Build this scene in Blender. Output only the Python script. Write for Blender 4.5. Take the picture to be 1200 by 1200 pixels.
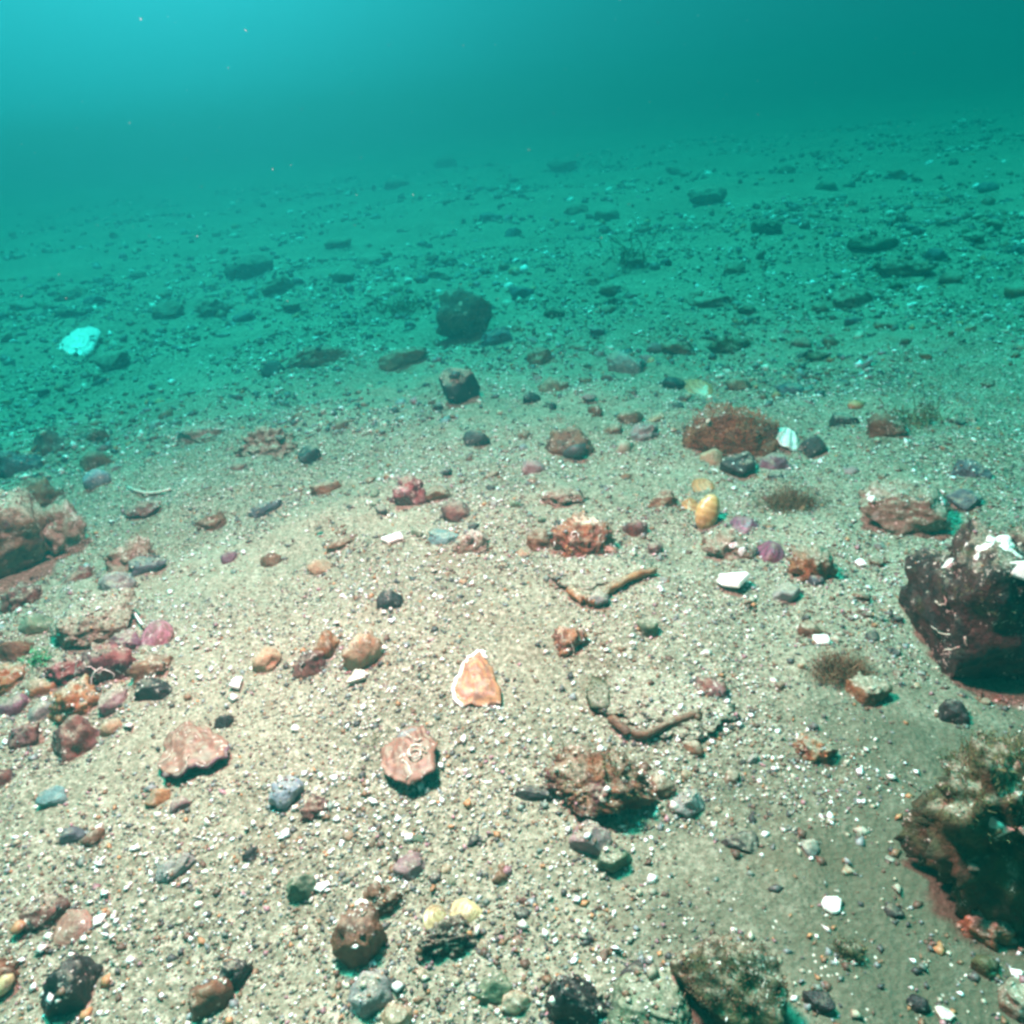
import bpy, bmesh, math, random, bisect
import numpy as np
from mathutils import Vector, Matrix

for o in list(bpy.data.objects):
    bpy.data.objects.remove(o)
R = math.radians
SC = bpy.context.scene
COL = SC.collection

# ------------------------------------------------------------------ camera
CAM_H, F_PX, PITCH, ROLL = 0.45, 942.0, 27.2, 6.0      # metres, focal length in photo pixels, degrees
cam = bpy.data.cameras.new('camera')
cam.sensor_width = 36.0
cam.lens = 36.0 * F_PX / 1200.0
cam.clip_start, cam.clip_end = 0.02, 200.0
cam_ob = bpy.data.objects.new('camera', cam)
COL.objects.link(cam_ob)
CAM_M = Matrix.Rotation(R(90 - PITCH), 4, 'X') @ Matrix.Rotation(R(-ROLL), 4, 'Z')
CAM_M.translation = Vector((0, 0, CAM_H))
cam_ob.matrix_world = CAM_M
SC.camera = cam_ob

# ------------------------------------------------------------------ light: dim green daylight under water
SUN_EL, SUN_AZ = 74.0, -24.0          # azimuth from straight ahead, negative to the left
sun_dir = Vector((math.sin(R(SUN_AZ)) * math.cos(R(SUN_EL)), math.cos(R(SUN_AZ)) * math.cos(R(SUN_EL)), math.sin(R(SUN_EL))))
world = bpy.data.worlds.new('World')
SC.world = world
world.use_nodes = True
wn, wl = world.node_tree.nodes, world.node_tree.links
wn.clear()
w_out = wn.new('ShaderNodeOutputWorld')
w_bg = wn.new('ShaderNodeBackground')
w_geo = wn.new('ShaderNodeTexCoord')
w_dot = wn.new('ShaderNodeVectorMath'); w_dot.operation = 'DOT_PRODUCT'
w_tilt = Vector((-0.42, 0.0, 0.9075))   # the water brightens upwards and towards the sun's side
w_dot.inputs[1].default_value = w_tilt
w_map = wn.new('ShaderNodeMapRange')
w_map.inputs['From Min'].default_value = -1.0
w_map.inputs['From Max'].default_value = 1.0
w_ramp = wn.new('ShaderNodeValToRGB')
cr = w_ramp.color_ramp
cr.interpolation = 'B_SPLINE'
stops = [(0.0, (0.004, 0.07, 0.065)), (0.36, (0.005, 0.15, 0.145)), (0.50, (0.006, 0.26, 0.262)),
         (0.58, (0.004, 0.34, 0.36)), (0.70, (0.004, 0.39, 0.42)), (0.84, (0.06, 0.36, 0.36)), (1.0, (0.12, 0.30, 0.28))]
while len(cr.elements) < len(stops):
    cr.elements.new(0.5)
for e, (p, c) in zip(cr.elements, stops):
    e.position = p
    e.color = (*c, 1)
wl.new(w_geo.outputs['Generated'], w_dot.inputs[0])
wl.new(w_dot.outputs['Value'], w_map.inputs['Value'])
wl.new(w_map.outputs['Result'], w_ramp.inputs['Fac'])
wl.new(w_ramp.outputs['Color'], w_bg.inputs['Color'])
w_bg.inputs['Strength'].default_value = 0.63
wl.new(w_bg.outputs[0], w_out.inputs['Surface'])

sun = bpy.data.lights.new('sun', 'SUN')
sun.energy, sun.angle, sun.color = 5.0, R(8), (0.07, 1.0, 0.86)     # daylight that came through metres of water
sun_ob = bpy.data.objects.new('sun', sun)
COL.objects.link(sun_ob)
sun_ob.rotation_euler = sun_dir.to_track_quat('Z', 'Y').to_euler()

# the diver's lamp: its warm pool of light lies on the near seabed
lamp = bpy.data.lights.new('dive_lamp', 'SPOT')
lamp.energy, lamp.color = 102.0, (1.0, 0.34, 0.37)
lamp.spot_size, lamp.spot_blend, lamp.shadow_soft_size = R(150), 1.0, 0.06
lamp_ob = bpy.data.objects.new('dive_lamp', lamp)
COL.objects.link(lamp_ob)
LAMP_AIM = Vector((-0.10, 0.46, 0.0))
LAMP_POS = LAMP_AIM + Vector((-0.08, 0.16, 0.78))
lamp_ob.location = LAMP_POS
lamp_ob.rotation_euler = (LAMP_POS - LAMP_AIM).to_track_quat('Z', 'Y').to_euler()

# ------------------------------------------------------------------ render settings
SC.render.engine = 'CYCLES'
SC.view_settings.view_transform = 'Standard'
SC.view_settings.look = 'None'
SC.view_settings.exposure = 0.68
SC.view_settings.gamma = 1.0
SC.cycles.use_denoising = True
SC.cycles.max_bounces = 5
SC.cycles.diffuse_bounces = 2
SC.cycles.glossy_bounces = 2
SC.cycles.volume_bounces = 1
SC.cycles.transparent_max_bounces = 4
SC.cycles.filter_width = 3.0
SC.cycles.sample_clamp_indirect = 4.0

# ------------------------------------------------------------------ numpy gradient noise
_rs = np.random.RandomState(7)
_PERM = np.concatenate([_rs.permutation(256)] * 3)
_GR = _rs.normal(size=(256, 3)); _GR /= np.linalg.norm(_GR, axis=1)[:, None]
def gnoise(p):
    p = np.asarray(p, dtype=np.float64)
    i = np.floor(p).astype(int); f = p - i
    u = f * f * f * (f * (f * 6 - 15) + 10)
    res = 0
    for dx in (0, 1):
        for dy in (0, 1):
            for dz in (0, 1):
                h = _PERM[(_PERM[(_PERM[(i[:, 0] + dx) & 255] + i[:, 1] + dy) & 255] + i[:, 2] + dz) & 255]
                g = _GR[h]
                d = f - np.array([dx, dy, dz])
                w = (u[:, 0] if dx else 1 - u[:, 0]) * (u[:, 1] if dy else 1 - u[:, 1]) * (u[:, 2] if dz else 1 - u[:, 2])
                res = res + w * (g * d).sum(1)
    return res
def fbm(p, octaves=3, gain=0.5):
    p = np.asarray(p, dtype=np.float64)
    s, a = 0, 1.0
    for k in range(octaves):
        s = s + a * gnoise(p * (2.03 ** k) + 17.3 * k)
        a *= gain
    return s

def ground_z(x, y):
    x = np.atleast_1d(np.asarray(x, float)); y = np.atleast_1d(np.asarray(y, float))
    z0 = np.zeros_like(x)
    p = np.stack([x, y, z0], 1)
    d = np.hypot(x, y)
    big = fbm(p * 1.1 + 3.7, 2) * 0.035 * np.clip(d / 0.8, 0.25, 1.6)
    mid = fbm(p * 6.0 + 9.1, 4, 0.55) * 0.019 * np.clip(d / 0.7, 0.5, 1.3)
    fine = fbm(p * 46.0 + 1.9, 2) * 0.0028 * np.clip(2.5 - d, 0, 1)
    return big + mid + fine
# the sheet's own grid, fine near the camera and coarse towards the horizon
def warp_axis(lo, hi, dense_lo, dense_hi, n_dense, n_side):
    mid = np.linspace(dense_lo, dense_hi, n_dense)
    st = mid[1] - mid[0]
    def side(dist):
        k = np.arange(1, n_side + 1) / n_side
        g = np.exp(np.log(dist / st + 1) * k) - 1
        return g / g[-1] * dist
    return np.concatenate([(dense_lo - side(dense_lo - lo))[::-1], mid, dense_hi + side(hi - dense_hi)])
XS = warp_axis(-14, 14, -1.15, 1.15, 460, 60)
YS = warp_axis(-4, 22, 0.10, 2.1, 420, 90)
gx, gy = np.meshgrid(XS, YS)
gzv = ground_z(gx.ravel(), gy.ravel())
GZ = gzv.reshape(gx.shape)
XL, YL = XS.tolist(), YS.tolist()
def gz(x, y):
    i = min(max(bisect.bisect_right(XL, x) - 1, 0), len(XL) - 2)
    j = min(max(bisect.bisect_right(YL, y) - 1, 0), len(YL) - 2)
    u = (x - XL[i]) / (XL[i + 1] - XL[i]); v = (y - YL[j]) / (YL[j + 1] - YL[j])
    return float((GZ[j, i] * (1 - u) + GZ[j, i + 1] * u) * (1 - v) + (GZ[j + 1, i] * (1 - u) + GZ[j + 1, i + 1] * u) * v)

CAM_R = CAM_M.to_3x3()
def pix_dir(px, py):
    v = CAM_R @ Vector(((px - 600.0) / F_PX, -(py - 600.0) / F_PX, -1.0))
    return v
def at(px, py, lift=0.0):
    """point of the seabed (plus lift) seen at a photo pixel, and metres per pixel there"""
    d = pix_dir(px, py)
    t = 0.2
    z = lift
    for k in range(12):
        if d.z > -0.02:
            d.z = -0.02
        t = (z - CAM_H) / d.z
        P = Vector((0, 0, CAM_H)) + d * t
        z = gz(P.x, P.y) + lift
    return P, t / F_PX
def view_pitch(P):
    return math.atan2(CAM_H - P.z, math.hypot(P.x, P.y))
def project(P):
    v = CAM_R.transposed() @ (Vector(P) - Vector((0, 0, CAM_H)))
    return 600 + F_PX * v.x / -v.z, 600 - F_PX * v.y / -v.z

# ------------------------------------------------------------------ materials
MATS = {}
def _nt(name):
    m = bpy.data.materials.new(name)
    m.use_nodes = True
    n, l = m.node_tree.nodes, m.node_tree.links
    n.clear()
    out = n.new('ShaderNodeOutputMaterial')
    b = n.new('ShaderNodeBsdfPrincipled')
    l.new(b.outputs[0], out.inputs['Surface'])
    return m, n, l, b
def _mix(n, l, fac, a, b):
    x = n.new('ShaderNodeMix'); x.data_type = 'RGBA'
    if isinstance(fac, (int, float)): x.inputs[0].default_value = fac
    else: l.new(fac, x.inputs[0])
    for s, v in ((6, a), (7, b)):
        if isinstance(v, tuple): x.inputs[s].default_value = (*v, 1)
        else: l.new(v, x.inputs[s])
    return x.outputs[2]
def _range(n, l, v, a, b, c=0.0, d=1.0):
    x = n.new('ShaderNodeMapRange'); x.interpolation_type = 'SMOOTHSTEP'
    l.new(v, x.inputs['Value'])
    for k, q in zip(('From Min', 'From Max', 'To Min', 'To Max'), (a, b, c, d)):
        x.inputs[k].default_value = q
    return x.outputs[0]
def _math(n, l, op, a, b):
    x = n.new('ShaderNodeMath'); x.operation = op
    for k, v in enumerate((a, b)):
        if isinstance(v, (int, float)): x.inputs[k].default_value = v
        else: l.new(v, x.inputs[k])
    return x.outputs[0]
def _noise(n, l, vec, scale, detail=4, rough=0.6):
    x = n.new('ShaderNodeTexNoise')
    x.inputs['Scale'].default_value = scale; x.inputs['Detail'].default_value = detail
    x.inputs['Roughness'].default_value = rough
    l.new(vec, x.inputs['Vector'])
    return x.outputs['Fac']
SILT = (0.25, 0.225, 0.16)
SILT_B = (0.155, 0.145, 0.098)

def stone_mat(key, c1, c2, c3=None, silt=0.5, specks=0.25, rough=0.75, scale=1.0, bump=1.0):
    m, n, l, b = _nt(key)
    geo = n.new('ShaderNodeNewGeometry')
    inf = n.new('ShaderNodeObjectInfo')
    off = n.new('ShaderNodeVectorMath'); off.operation = 'SCALE'
    off.inputs[0].default_value = (13.1, 7.7, 3.3)
    l.new(inf.outputs['Random'], off.inputs['Scale'])
    add = n.new('ShaderNodeVectorMath'); add.operation = 'ADD'
    l.new(geo.outputs['Position'], add.inputs[0]); l.new(off.outputs[0], add.inputs[1])
    P = add.outputs[0]
    col = _mix(n, l, _range(n, l, _noise(n, l, P, 75 * scale, 6, 0.7), 0.40, 0.60), c1, c2)
    if c3:
        col = _mix(n, l, _range(n, l, _noise(n, l, P, 38 * scale, 4, 0.7), 0.55, 0.66), col, c3)
    # pale encrusting specks (barnacle and tube worm scars)
    vor = n.new('ShaderNodeTexVoronoi'); vor.inputs['Scale'].default_value = 190 * scale
    wob = n.new('ShaderNodeTexNoise'); wob.inputs['Scale'].default_value = 300; l.new(P, wob.inputs['Vector'])
    wsc = n.new('ShaderNodeVectorMath'); wsc.operation = 'SCALE'; wsc.inputs['Scale'].default_value = 0.010; l.new(wob.outputs['Color'], wsc.inputs[0])
    wad = n.new('ShaderNodeVectorMath'); wad.operation = 'ADD'; l.new(P, wad.inputs[0]); l.new(wsc.outputs[0], wad.inputs[1])
    l.new(wad.outputs[0], vor.inputs['Vector'])
    sp = _math(n, l, 'MULTIPLY', _range(n, l, vor.outputs['Distance'], 0.30, 0.16), _range(n, l, _noise(n, l, P, 30 * scale, 2), 0.58 - 0.2 * specks, 0.66 - 0.2 * specks))
    col = _mix(n, l, sp, col, (0.62, 0.58, 0.50))
    # settled silt on upward faces
    sep = n.new('ShaderNodeSeparateXYZ'); l.new(geo.outputs['Normal'], sep.inputs[0])
    nz = _math(n, l, 'ADD', sep.outputs['Z'], _math(n, l, 'ADD', _math(n, l, 'MULTIPLY', _math(n, l, 'SUBTRACT', _noise(n, l, P, 120 * scale, 5, 0.7), 0.5), 1.5), _math(n, l, 'MULTIPLY', _math(n, l, 'SUBTRACT', _noise(n, l, P, 32 * scale, 3), 0.5), 1.3)))
    sf = _range(n, l, nz, 0.90 - 0.75 * silt, 1.38 - 0.75 * silt, 0.0, min(1.0, 0.55 + 0.5 * silt))
    siltc = _mix(n, l, _range(n, l, _noise(n, l, P, 300, 4, 0.7), 0.4, 0.6), SILT_B, (0.34, 0.31, 0.23))
    siltc = _mix(n, l, _range(n, l, _noise(n, l, P, 420, 2), 0.60, 0.68), siltc, (0.62, 0.58, 0.50))
    col = _mix(n, l, sf, col, siltc)
    l.new(col, b.inputs['Base Color'])
    rr = _math(n, l, 'ADD', _math(n, l, 'MULTIPLY', sf, 0.9 - rough), rough)
    l.new(rr, b.inputs['Roughness'])
    b.inputs['Specular IOR Level'].default_value = 0.35
    bp = n.new('ShaderNodeBump'); bp.inputs['Strength'].default_value = 0.75; bp.inputs['Distance'].default_value = 0.0034 * bump
    l.new(_noise(n, l, P, 190 * scale, 5, 0.65), bp.inputs['Height'])
    l.new(bp.outputs[0], b.inputs['Normal'])
    MATS[key] = m
    return m
stone_mat('dark', (0.022, 0.020, 0.022), (0.05, 0.04, 0.038), silt=0.30, specks=0.2, rough=0.5)
stone_mat('black', (0.010, 0.009, 0.011), (0.028, 0.022, 0.022), silt=0.12, specks=0.25, rough=0.45)
stone_mat('blackcap', (0.010, 0.009, 0.011), (0.024, 0.02, 0.02), silt=0.62, specks=0.2, rough=0.5)
stone_mat('slate', (0.05, 0.055, 0.07), (0.09, 0.095, 0.11), silt=0.30, specks=0.2, rough=0.5)
stone_mat('brown', (0.10, 0.045, 0.026), (0.20, 0.10, 0.055), silt=0.42, specks=0.3)
stone_mat('brownbare', (0.085, 0.036, 0.022), (0.17, 0.075, 0.04), silt=0.18, specks=0.4, rough=0.55)
stone_mat('redbrown', (0.075, 0.028, 0.026), (0.17, 0.065, 0.05), (0.23, 0.12, 0.12), silt=0.33, specks=0.45)
stone_mat('rust', (0.24, 0.09, 0.035), (0.36, 0.18, 0.08), (0.15, 0.06, 0.04), silt=0.5, specks=0.4)
stone_mat('tan', (0.30, 0.20, 0.12), (0.42, 0.30, 0.19), (0.40, 0.18, 0.10), silt=0.45, specks=0.4)
stone_mat('grey', (0.16, 0.165, 0.16), (0.27, 0.27, 0.25), silt=0.45, specks=0.2)
stone_mat('bluegrey', (0.13, 0.165, 0.20), (0.24, 0.28, 0.31), silt=0.20, specks=0.15, rough=0.5)
stone_mat('teal', (0.09, 0.17, 0.17), (0.15, 0.25, 0.24), silt=0.25, specks=0.1)
stone_mat('purple', (0.11, 0.04, 0.065), (0.20, 0.09, 0.125), silt=0.40, specks=0.35, rough=0.5)
stone_mat('pink', (0.20, 0.12, 0.12), (0.30, 0.20, 0.20), (0.16, 0.06, 0.08), silt=0.42, specks=0.35)
stone_mat('green', (0.06, 0.09, 0.055), (0.12, 0.16, 0.09), silt=0.40, specks=0.15)
stone_mat('moss', (0.028, 0.034, 0.015), (0.075, 0.072, 0.028), (0.085, 0.05, 0.024), silt=0.42, specks=0.35, bump=2.0)
stone_mat('silted', (0.10, 0.05, 0.035), (0.21, 0.12, 0.07), (0.12, 0.05, 0.06), silt=1.2, specks=0.3, bump=1.4)
stone_mat('siltbrown', (0.15, 0.065, 0.03), (0.30, 0.14, 0.06), (0.14, 0.035, 0.05), silt=0.75, specks=0.45, bump=1.6)
stone_mat('crust', (0.19, 0.12, 0.08), (0.34, 0.27, 0.20), (0.55, 0.50, 0.43), silt=0.45, specks=0.9, bump=2.0)
stone_mat('crustred', (0.11, 0.035, 0.045), (0.25, 0.085, 0.08), (0.38, 0.19, 0.20), silt=0.42, specks=0.8, bump=1.8)
stone_mat('crustorange', (0.30, 0.13, 0.06), (0.17, 0.07, 0.05), (0.64, 0.52, 0.40), silt=0.30, specks=0.8, bump=1.8)
stone_mat('boulder', (0.014, 0.008, 0.009), (0.06, 0.026, 0.022), (0.06, 0.06, 0.028), silt=0.5, specks=0.6, bump=3.0)
stone_mat('algal', (0.12, 0.045, 0.028), (0.25, 0.105, 0.05), (0.13, 0.035, 0.045), silt=0.42, specks=0.45, bump=3.0)

def shell_mat(key, c1, c2, silt=0.15, rough=0.4, dirt=0.0):
    m, n, l, b = _nt(key)
    geo = n.new('ShaderNodeNewGeometry')
    tc = n.new('ShaderNodeTexCoord')
    P = geo.outputs['Position']
    at_ = n.new('ShaderNodeAttribute'); at_.attribute_name = 'band'
    f = _math(n, l, 'ADD', at_.outputs['Fac'], _math(n, l, 'MULTIPLY', _math(n, l, 'SUBTRACT', _noise(n, l, P, 120, 4), 0.5), 1.6))
    col = _mix(n, l, _range(n, l, f, 0.25, 0.8), c1, c2)
    if dirt:
        col = _mix(n, l, _range(n, l, _noise(n, l, P, 130, 5, 0.7), 0.48, 0.62, 0, dirt), col, (0.13, 0.065, 0.045))
        col = _mix(n, l, _range(n, l, _noise(n, l, P, 210, 3, 0.7), 0.60, 0.68, 0, dirt), col, (0.66, 0.58, 0.52))
    sep = n.new('ShaderNodeSeparateXYZ'); l.new(geo.outputs['Normal'], sep.inputs[0])
    nz = _math(n, l, 'ADD', sep.outputs['Z'], _math(n, l, 'SUBTRACT', _noise(n, l, P, 90, 4), 0.5))
    sf = _range(n, l, nz, 1.05 - 0.7 * silt, 1.4 - 0.7 * silt, 0.0, 0.8)
    col = _mix(n, l, sf, col, SILT)
    l.new(col, b.inputs['Base Color'])
    b.inputs['Roughness'].default_value = rough
    bp = n.new('ShaderNodeBump'); bp.inputs['Strength'].default_value = 0.4; bp.inputs['Distance'].default_value = 0.001
    l.new(_noise(n, l, P, 260, 4), bp.inputs['Height']); l.new(bp.outputs[0], b.inputs['Normal'])
    MATS[key] = m
shell_mat('shell_white', (0.80, 0.79, 0.75), (0.62, 0.59, 0.52), silt=0.05, dirt=0.3)
shell_mat('shell_snow', (0.82, 0.82, 0.80), (0.66, 0.66, 0.63), silt=0.0, dirt=0.22)
shell_mat('shell_bone', (0.55, 0.48, 0.38), (0.66, 0.61, 0.53), silt=0.25, dirt=0.4)
shell_mat('shell_gold', (0.46, 0.27, 0.09), (0.56, 0.36, 0.15), silt=0.12, rough=0.3, dirt=0.35)
shell_mat('shell_orange', (0.40, 0.19, 0.09), (0.31, 0.12, 0.07), silt=0.12, rough=0.55, dirt=0.7)
shell_mat('shell_brown', (0.30, 0.12, 0.045), (0.40, 0.19, 0.08), silt=0.1)
shell_mat('shell_purple', (0.20, 0.05, 0.10), (0.12, 0.03, 0.06), silt=0.25, rough=0.45, dirt=0.7)
shell_mat('shell_pink', (0.36, 0.14, 0.18), (0.26, 0.08, 0.12), silt=0.25, rough=0.45, dirt=0.8)
shell_mat('shell_flush', (0.25, 0.115, 0.08), (0.18, 0.08, 0.06), silt=0.30, rough=0.6, dirt=0.9)
shell_mat('shell_yellow', (0.48, 0.40, 0.21), (0.36, 0.28, 0.14), silt=0.2, dirt=0.6)

def weed_mat(key, c1, c2):
    m, n, l, b = _nt(key)
    geo = n.new('ShaderNodeNewGeometry')
    col = _mix(n, l, _range(n, l, _noise(n, l, geo.outputs['Position'], 90, 4), 0.35, 0.65), c1, c2)
    l.new(col, b.inputs['Base Color']); b.inputs['Roughness'].default_value = 0.8
    MATS[key] = m
weed_mat('weed_brown', (0.10, 0.05, 0.025), (0.22, 0.12, 0.06))
weed_mat('weed_red', (0.26, 0.07, 0.035), (0.46, 0.19, 0.09))
weed_mat('weed_olive', (0.07, 0.08, 0.03), (0.17, 0.15, 0.06))
weed_mat('weed_green', (0.06, 0.30, 0.12), (0.10, 0.42, 0.20))
weed_mat('snow', (0.22, 0.24, 0.22), (0.36, 0.38, 0.35))

def seabed_mat():
    m, n, l, b = _nt('seabed_sediment')
    geo = n.new('ShaderNodeNewGeometry'); P = geo.outputs['Position']
    c = _mix(n, l, _range(n, l, _noise(n, l, P, 4.5, 4), 0.35, 0.65), SILT_B, SILT)
    c = _mix(n, l, _range(n, l, _noise(n, l, P, 2.6, 6, 0.68), 0.50, 0.66, 0, 0.8), c, (0.135, 0.10, 0.062))
    c = _mix(n, l, _range(n, l, _noise(n, l, P, 210, 3, 0.7), 0.42, 0.70), c, (0.42, 0.38, 0.29))
    c = _mix(n, l, _range(n, l, _noise(n, l, P, 330, 2, 0.7), 0.56, 0.66), c, (0.075, 0.06, 0.042))
    c = _mix(n, l, _range(n, l, _noise(n, l, P, 9.0, 5, 0.65), 0.56, 0.72, 0, 0.75), c, (0.15, 0.105, 0.065))
    c = _mix(n, l, _range(n, l, _noise(n, l, P, 38.0, 5, 0.7), 0.56, 0.70, 0, 0.7), c, (0.16, 0.12, 0.08))
    c = _mix(n, l, _range(n, l, _noise(n, l, P, 52.0, 4, 0.7), 0.58, 0.72, 0, 0.6), c, (0.52, 0.47, 0.37))
    # the near right corner's dimness, painted into the sediment as a dark olive patch
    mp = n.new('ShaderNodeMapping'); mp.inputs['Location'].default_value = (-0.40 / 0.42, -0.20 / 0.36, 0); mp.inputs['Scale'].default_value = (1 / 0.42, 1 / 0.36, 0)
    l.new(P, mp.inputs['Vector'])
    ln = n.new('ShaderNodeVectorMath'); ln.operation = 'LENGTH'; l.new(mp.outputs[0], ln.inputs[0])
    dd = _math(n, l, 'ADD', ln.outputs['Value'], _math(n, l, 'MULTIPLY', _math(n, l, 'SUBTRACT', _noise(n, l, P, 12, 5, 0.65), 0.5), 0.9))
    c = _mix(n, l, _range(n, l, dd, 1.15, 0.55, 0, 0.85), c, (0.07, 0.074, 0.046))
    vor = n.new('ShaderNodeTexVoronoi'); vor.inputs['Scale'].default_value = 260
    l.new(P, vor.inputs['Vector'])
    c = _mix(n, l, _math(n, l, 'MULTIPLY', _range(n, l, vor.outputs['Distance'], 0.30, 0.18), _range(n, l, _noise(n, l, P, 45, 4), 0.58, 0.66)), c, (0.60, 0.56, 0.48))
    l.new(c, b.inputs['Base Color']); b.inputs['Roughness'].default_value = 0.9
    b.inputs['Specular IOR Level'].default_value = 0.2
    h = _math(n, l, 'ADD', _noise(n, l, P, 170, 5, 0.7), _math(n, l, 'MULTIPLY', vor.outputs['Distance'], 0.5))
    bp = n.new('ShaderNodeBump'); bp.inputs['Strength'].default_value = 0.9; bp.inputs['Distance'].default_value = 0.0035
    l.new(h, bp.inputs['Height']); l.new(bp.outputs[0], b.inputs['Normal'])
    MATS['seabed'] = m
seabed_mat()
def grain_mat():
    m, n, l, b = _nt('grain')
    a = n.new('ShaderNodeAttribute'); a.attribute_name = 'grain_colour'
    geo = n.new('ShaderNodeNewGeometry')
    f = _range(n, l, _noise(n, l, geo.outputs['Position'], 400, 3), 0.3, 0.7, 0.65, 1.2)
    v = n.new('ShaderNodeVectorMath'); v.operation = 'SCALE'
    l.new(a.outputs['Color'], v.inputs[0]); l.new(f, v.inputs['Scale'])
    l.new(v.outputs[0], b.inputs['Base Color']); b.inputs['Roughness'].default_value = 0.55
    MATS['grain'] = m
grain_mat()

# ------------------------------------------------------------------ object helpers
def tag(o, label, cat, group=None, kind=None):
    if label: o['label'] = label
    if cat: o['category'] = cat
    if group: o['group'] = group
    if kind: o['kind'] = kind
    return o
def mesh_from(verts, faces, name, mat, smooth=True, band=None):
    me = bpy.data.meshes.new(name)
    me.from_pydata([tuple(v) for v in verts], [], [tuple(f) for f in faces])
    if smooth:
        me.polygons.foreach_set('use_smooth', [True] * len(me.polygons))
    if band is not None:
        a = me.attributes.new('band', 'FLOAT', 'POINT')
        a.data.foreach_set('value', np.asarray(band, dtype=np.float32))
    me.materials.append(MATS[mat])
    me.update()
    return me
def link(name, me, parent=None, loc=None, rot=None):
    o = bpy.data.objects.new(name, me)
    COL.objects.link(o)
    if parent is not None: o.parent = parent
    if loc is not None: o.location = loc
    if rot is not None: o.rotation_euler = rot
    return o
_ICO = {}
def ico(sub):
    if sub not in _ICO:
        bm = bmesh.new()
        bmesh.ops.create_icosphere(bm, subdivisions=sub, radius=1.0)
        bm.verts.ensure_lookup_table()
        _ICO[sub] = (np.array([v.co[:] for v in bm.verts]), [[v.index for v in f.verts] for f in bm.faces])
        bm.free()
    return _ICO[sub]
def rock_geo(seed, sub=3, rough=0.25, cuts=5, fine=0.035, flat=False):
    v, f = ico(sub)
    rs = np.random.RandomState(seed)
    v = v.copy()
    off = rs.uniform(-50, 50, 3)
    v = v * (1 + rough * 1.6 * fbm(v * 1.15 + off, 2))[:, None]
    for k in range(cuts):
        nrm = rs.normal(size=3); nrm /= np.linalg.norm(nrm)
        d = rs.uniform(0.52, 0.85)
        e = v @ nrm - d
        v = v - np.where(e > 0, e * 0.92, 0)[:, None] * nrm
    if flat:
        e = v[:, 2] - 0.5
        v[:, 2] -= np.where(e > 0, e * 0.85, 0)
    nn = v / np.linalg.norm(v, axis=1)[:, None]
    v = v + nn * (fine * 2.0 * fbm(v * 3.1 + off, 4, 0.6) + fine * 1.1 * np.abs(fbm(v * 7.5 - off, 3, 0.6)))[:, None]
    lo, hi = v.min(0), v.max(0)
    return (v - (lo + hi) / 2) / ((hi - lo) / 2), f
def star_radius(poly, t):
    c, s = math.cos(t), math.sin(t)
    best = 0.3
    for (x0, y0), (x1, y1) in zip(poly, poly[1:] + poly[:1]):
        dx, dy = x1 - x0, y1 - y0
        den = c * dy - s * dx
        if abs(den) < 1e-9: continue
        r = (x0 * dy - y0 * dx) / den
        u = (x0 * s - y0 * c) / den
        if r > 0 and -1e-6 <= u <= 1 + 1e-6: best = max(best, r)
    return best
def bivalve_geo(ribs=0, dome=0.35, ridges=5, egg=0.15, seed=0, ragged=0.0, nr=16, na=44, amp=0.014, lumps=0.05, outline=None):
    """one valve: outline in x (length) and y, hinge at +x; unit half-extents; thin closed shell"""
    rs = np.random.RandomState(seed)
    ph = rs.uniform(0, 6.28, 4)
    top, band = [], []
    for i in range(nr + 1):
        r = i / nr
        for j in range(na):
            t = 2 * math.pi * j / na
            edge = 1 + ragged * (0.5 * math.sin(3 * t + ph[0]) + 0.35 * math.sin(5 * t + ph[1]) + 0.3 * math.sin(8 * t + ph[2]) + 0.2 * math.sin(13 * t + ph[3]))
            x = r * math.cos(t) * edge
            y = r * math.sin(t) * edge * (1 - egg * math.cos(t))
            if outline:
                q = star_radius(outline, t) * (1 + 0.05 * math.sin(7 * t + ph[0]) + 0.035 * math.sin(15 * t + ph[1]))
                x, y = r * q * math.cos(t), r * q * math.sin(t)
            # contract towards the hinge at +x so that ridges fan out from it
            hx = 0.75
            if not outline: x = x + (hx - x) * (1 - r) * 0.55
            z = dome * (1 - r ** 2.2) * (1 + 0.25 * x)
            ang = math.atan2(y, 1.05 - x)
            if ribs:
                z += 0.07 * dome / 0.35 * math.cos(ang * ribs) * r * min(1, 3 * (1 - r) + 0.6)
            z += amp * math.sin(r * ridges * 2 * math.pi + 2.0 * math.sin(2 * t + ph[0]))
            top.append((x, y, z)); band.append(0.5 + 0.5 * math.sin(r * ridges * 2 * math.pi + 1.0) if not ribs else 0.5 + 0.5 * math.cos(ang * ribs))
    if lumps:
        tp = np.array(top); dz = lumps * fbm(tp * 2.3 + ph[1] * 9, 3)
        top = [(x, y, z + d) for (x, y, z), d in zip(top, dz)]
    n = len(top)
    th = 0.05
    bot = [(x * 0.97, y * 0.97, z - th) for x, y, z in top]
    faces = []
    for i in range(nr):
        for j in range(na):
            a, b2 = i * na + j, i * na + (j + 1) % na
            c, d = (i + 1) * na + (j + 1) % na, (i + 1) * na + j
            faces.append((a, d, c, b2)); faces.append((a + n, b2 + n, c + n, d + n))
    for j in range(na):
        a, b2 = nr * na + j, nr * na + (j + 1) % na
        faces.append((a, a + n, b2 + n, b2))
    V = np.array(top + bot)
    lo, hi = V.min(0), V.max(0)
    return (V - (lo + hi) / 2) / np.array([(hi[0] - lo[0]) / 2, (hi[1] - lo[1]) / 2, (hi[0] - lo[0]) / 2]), faces, band + band
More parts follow.
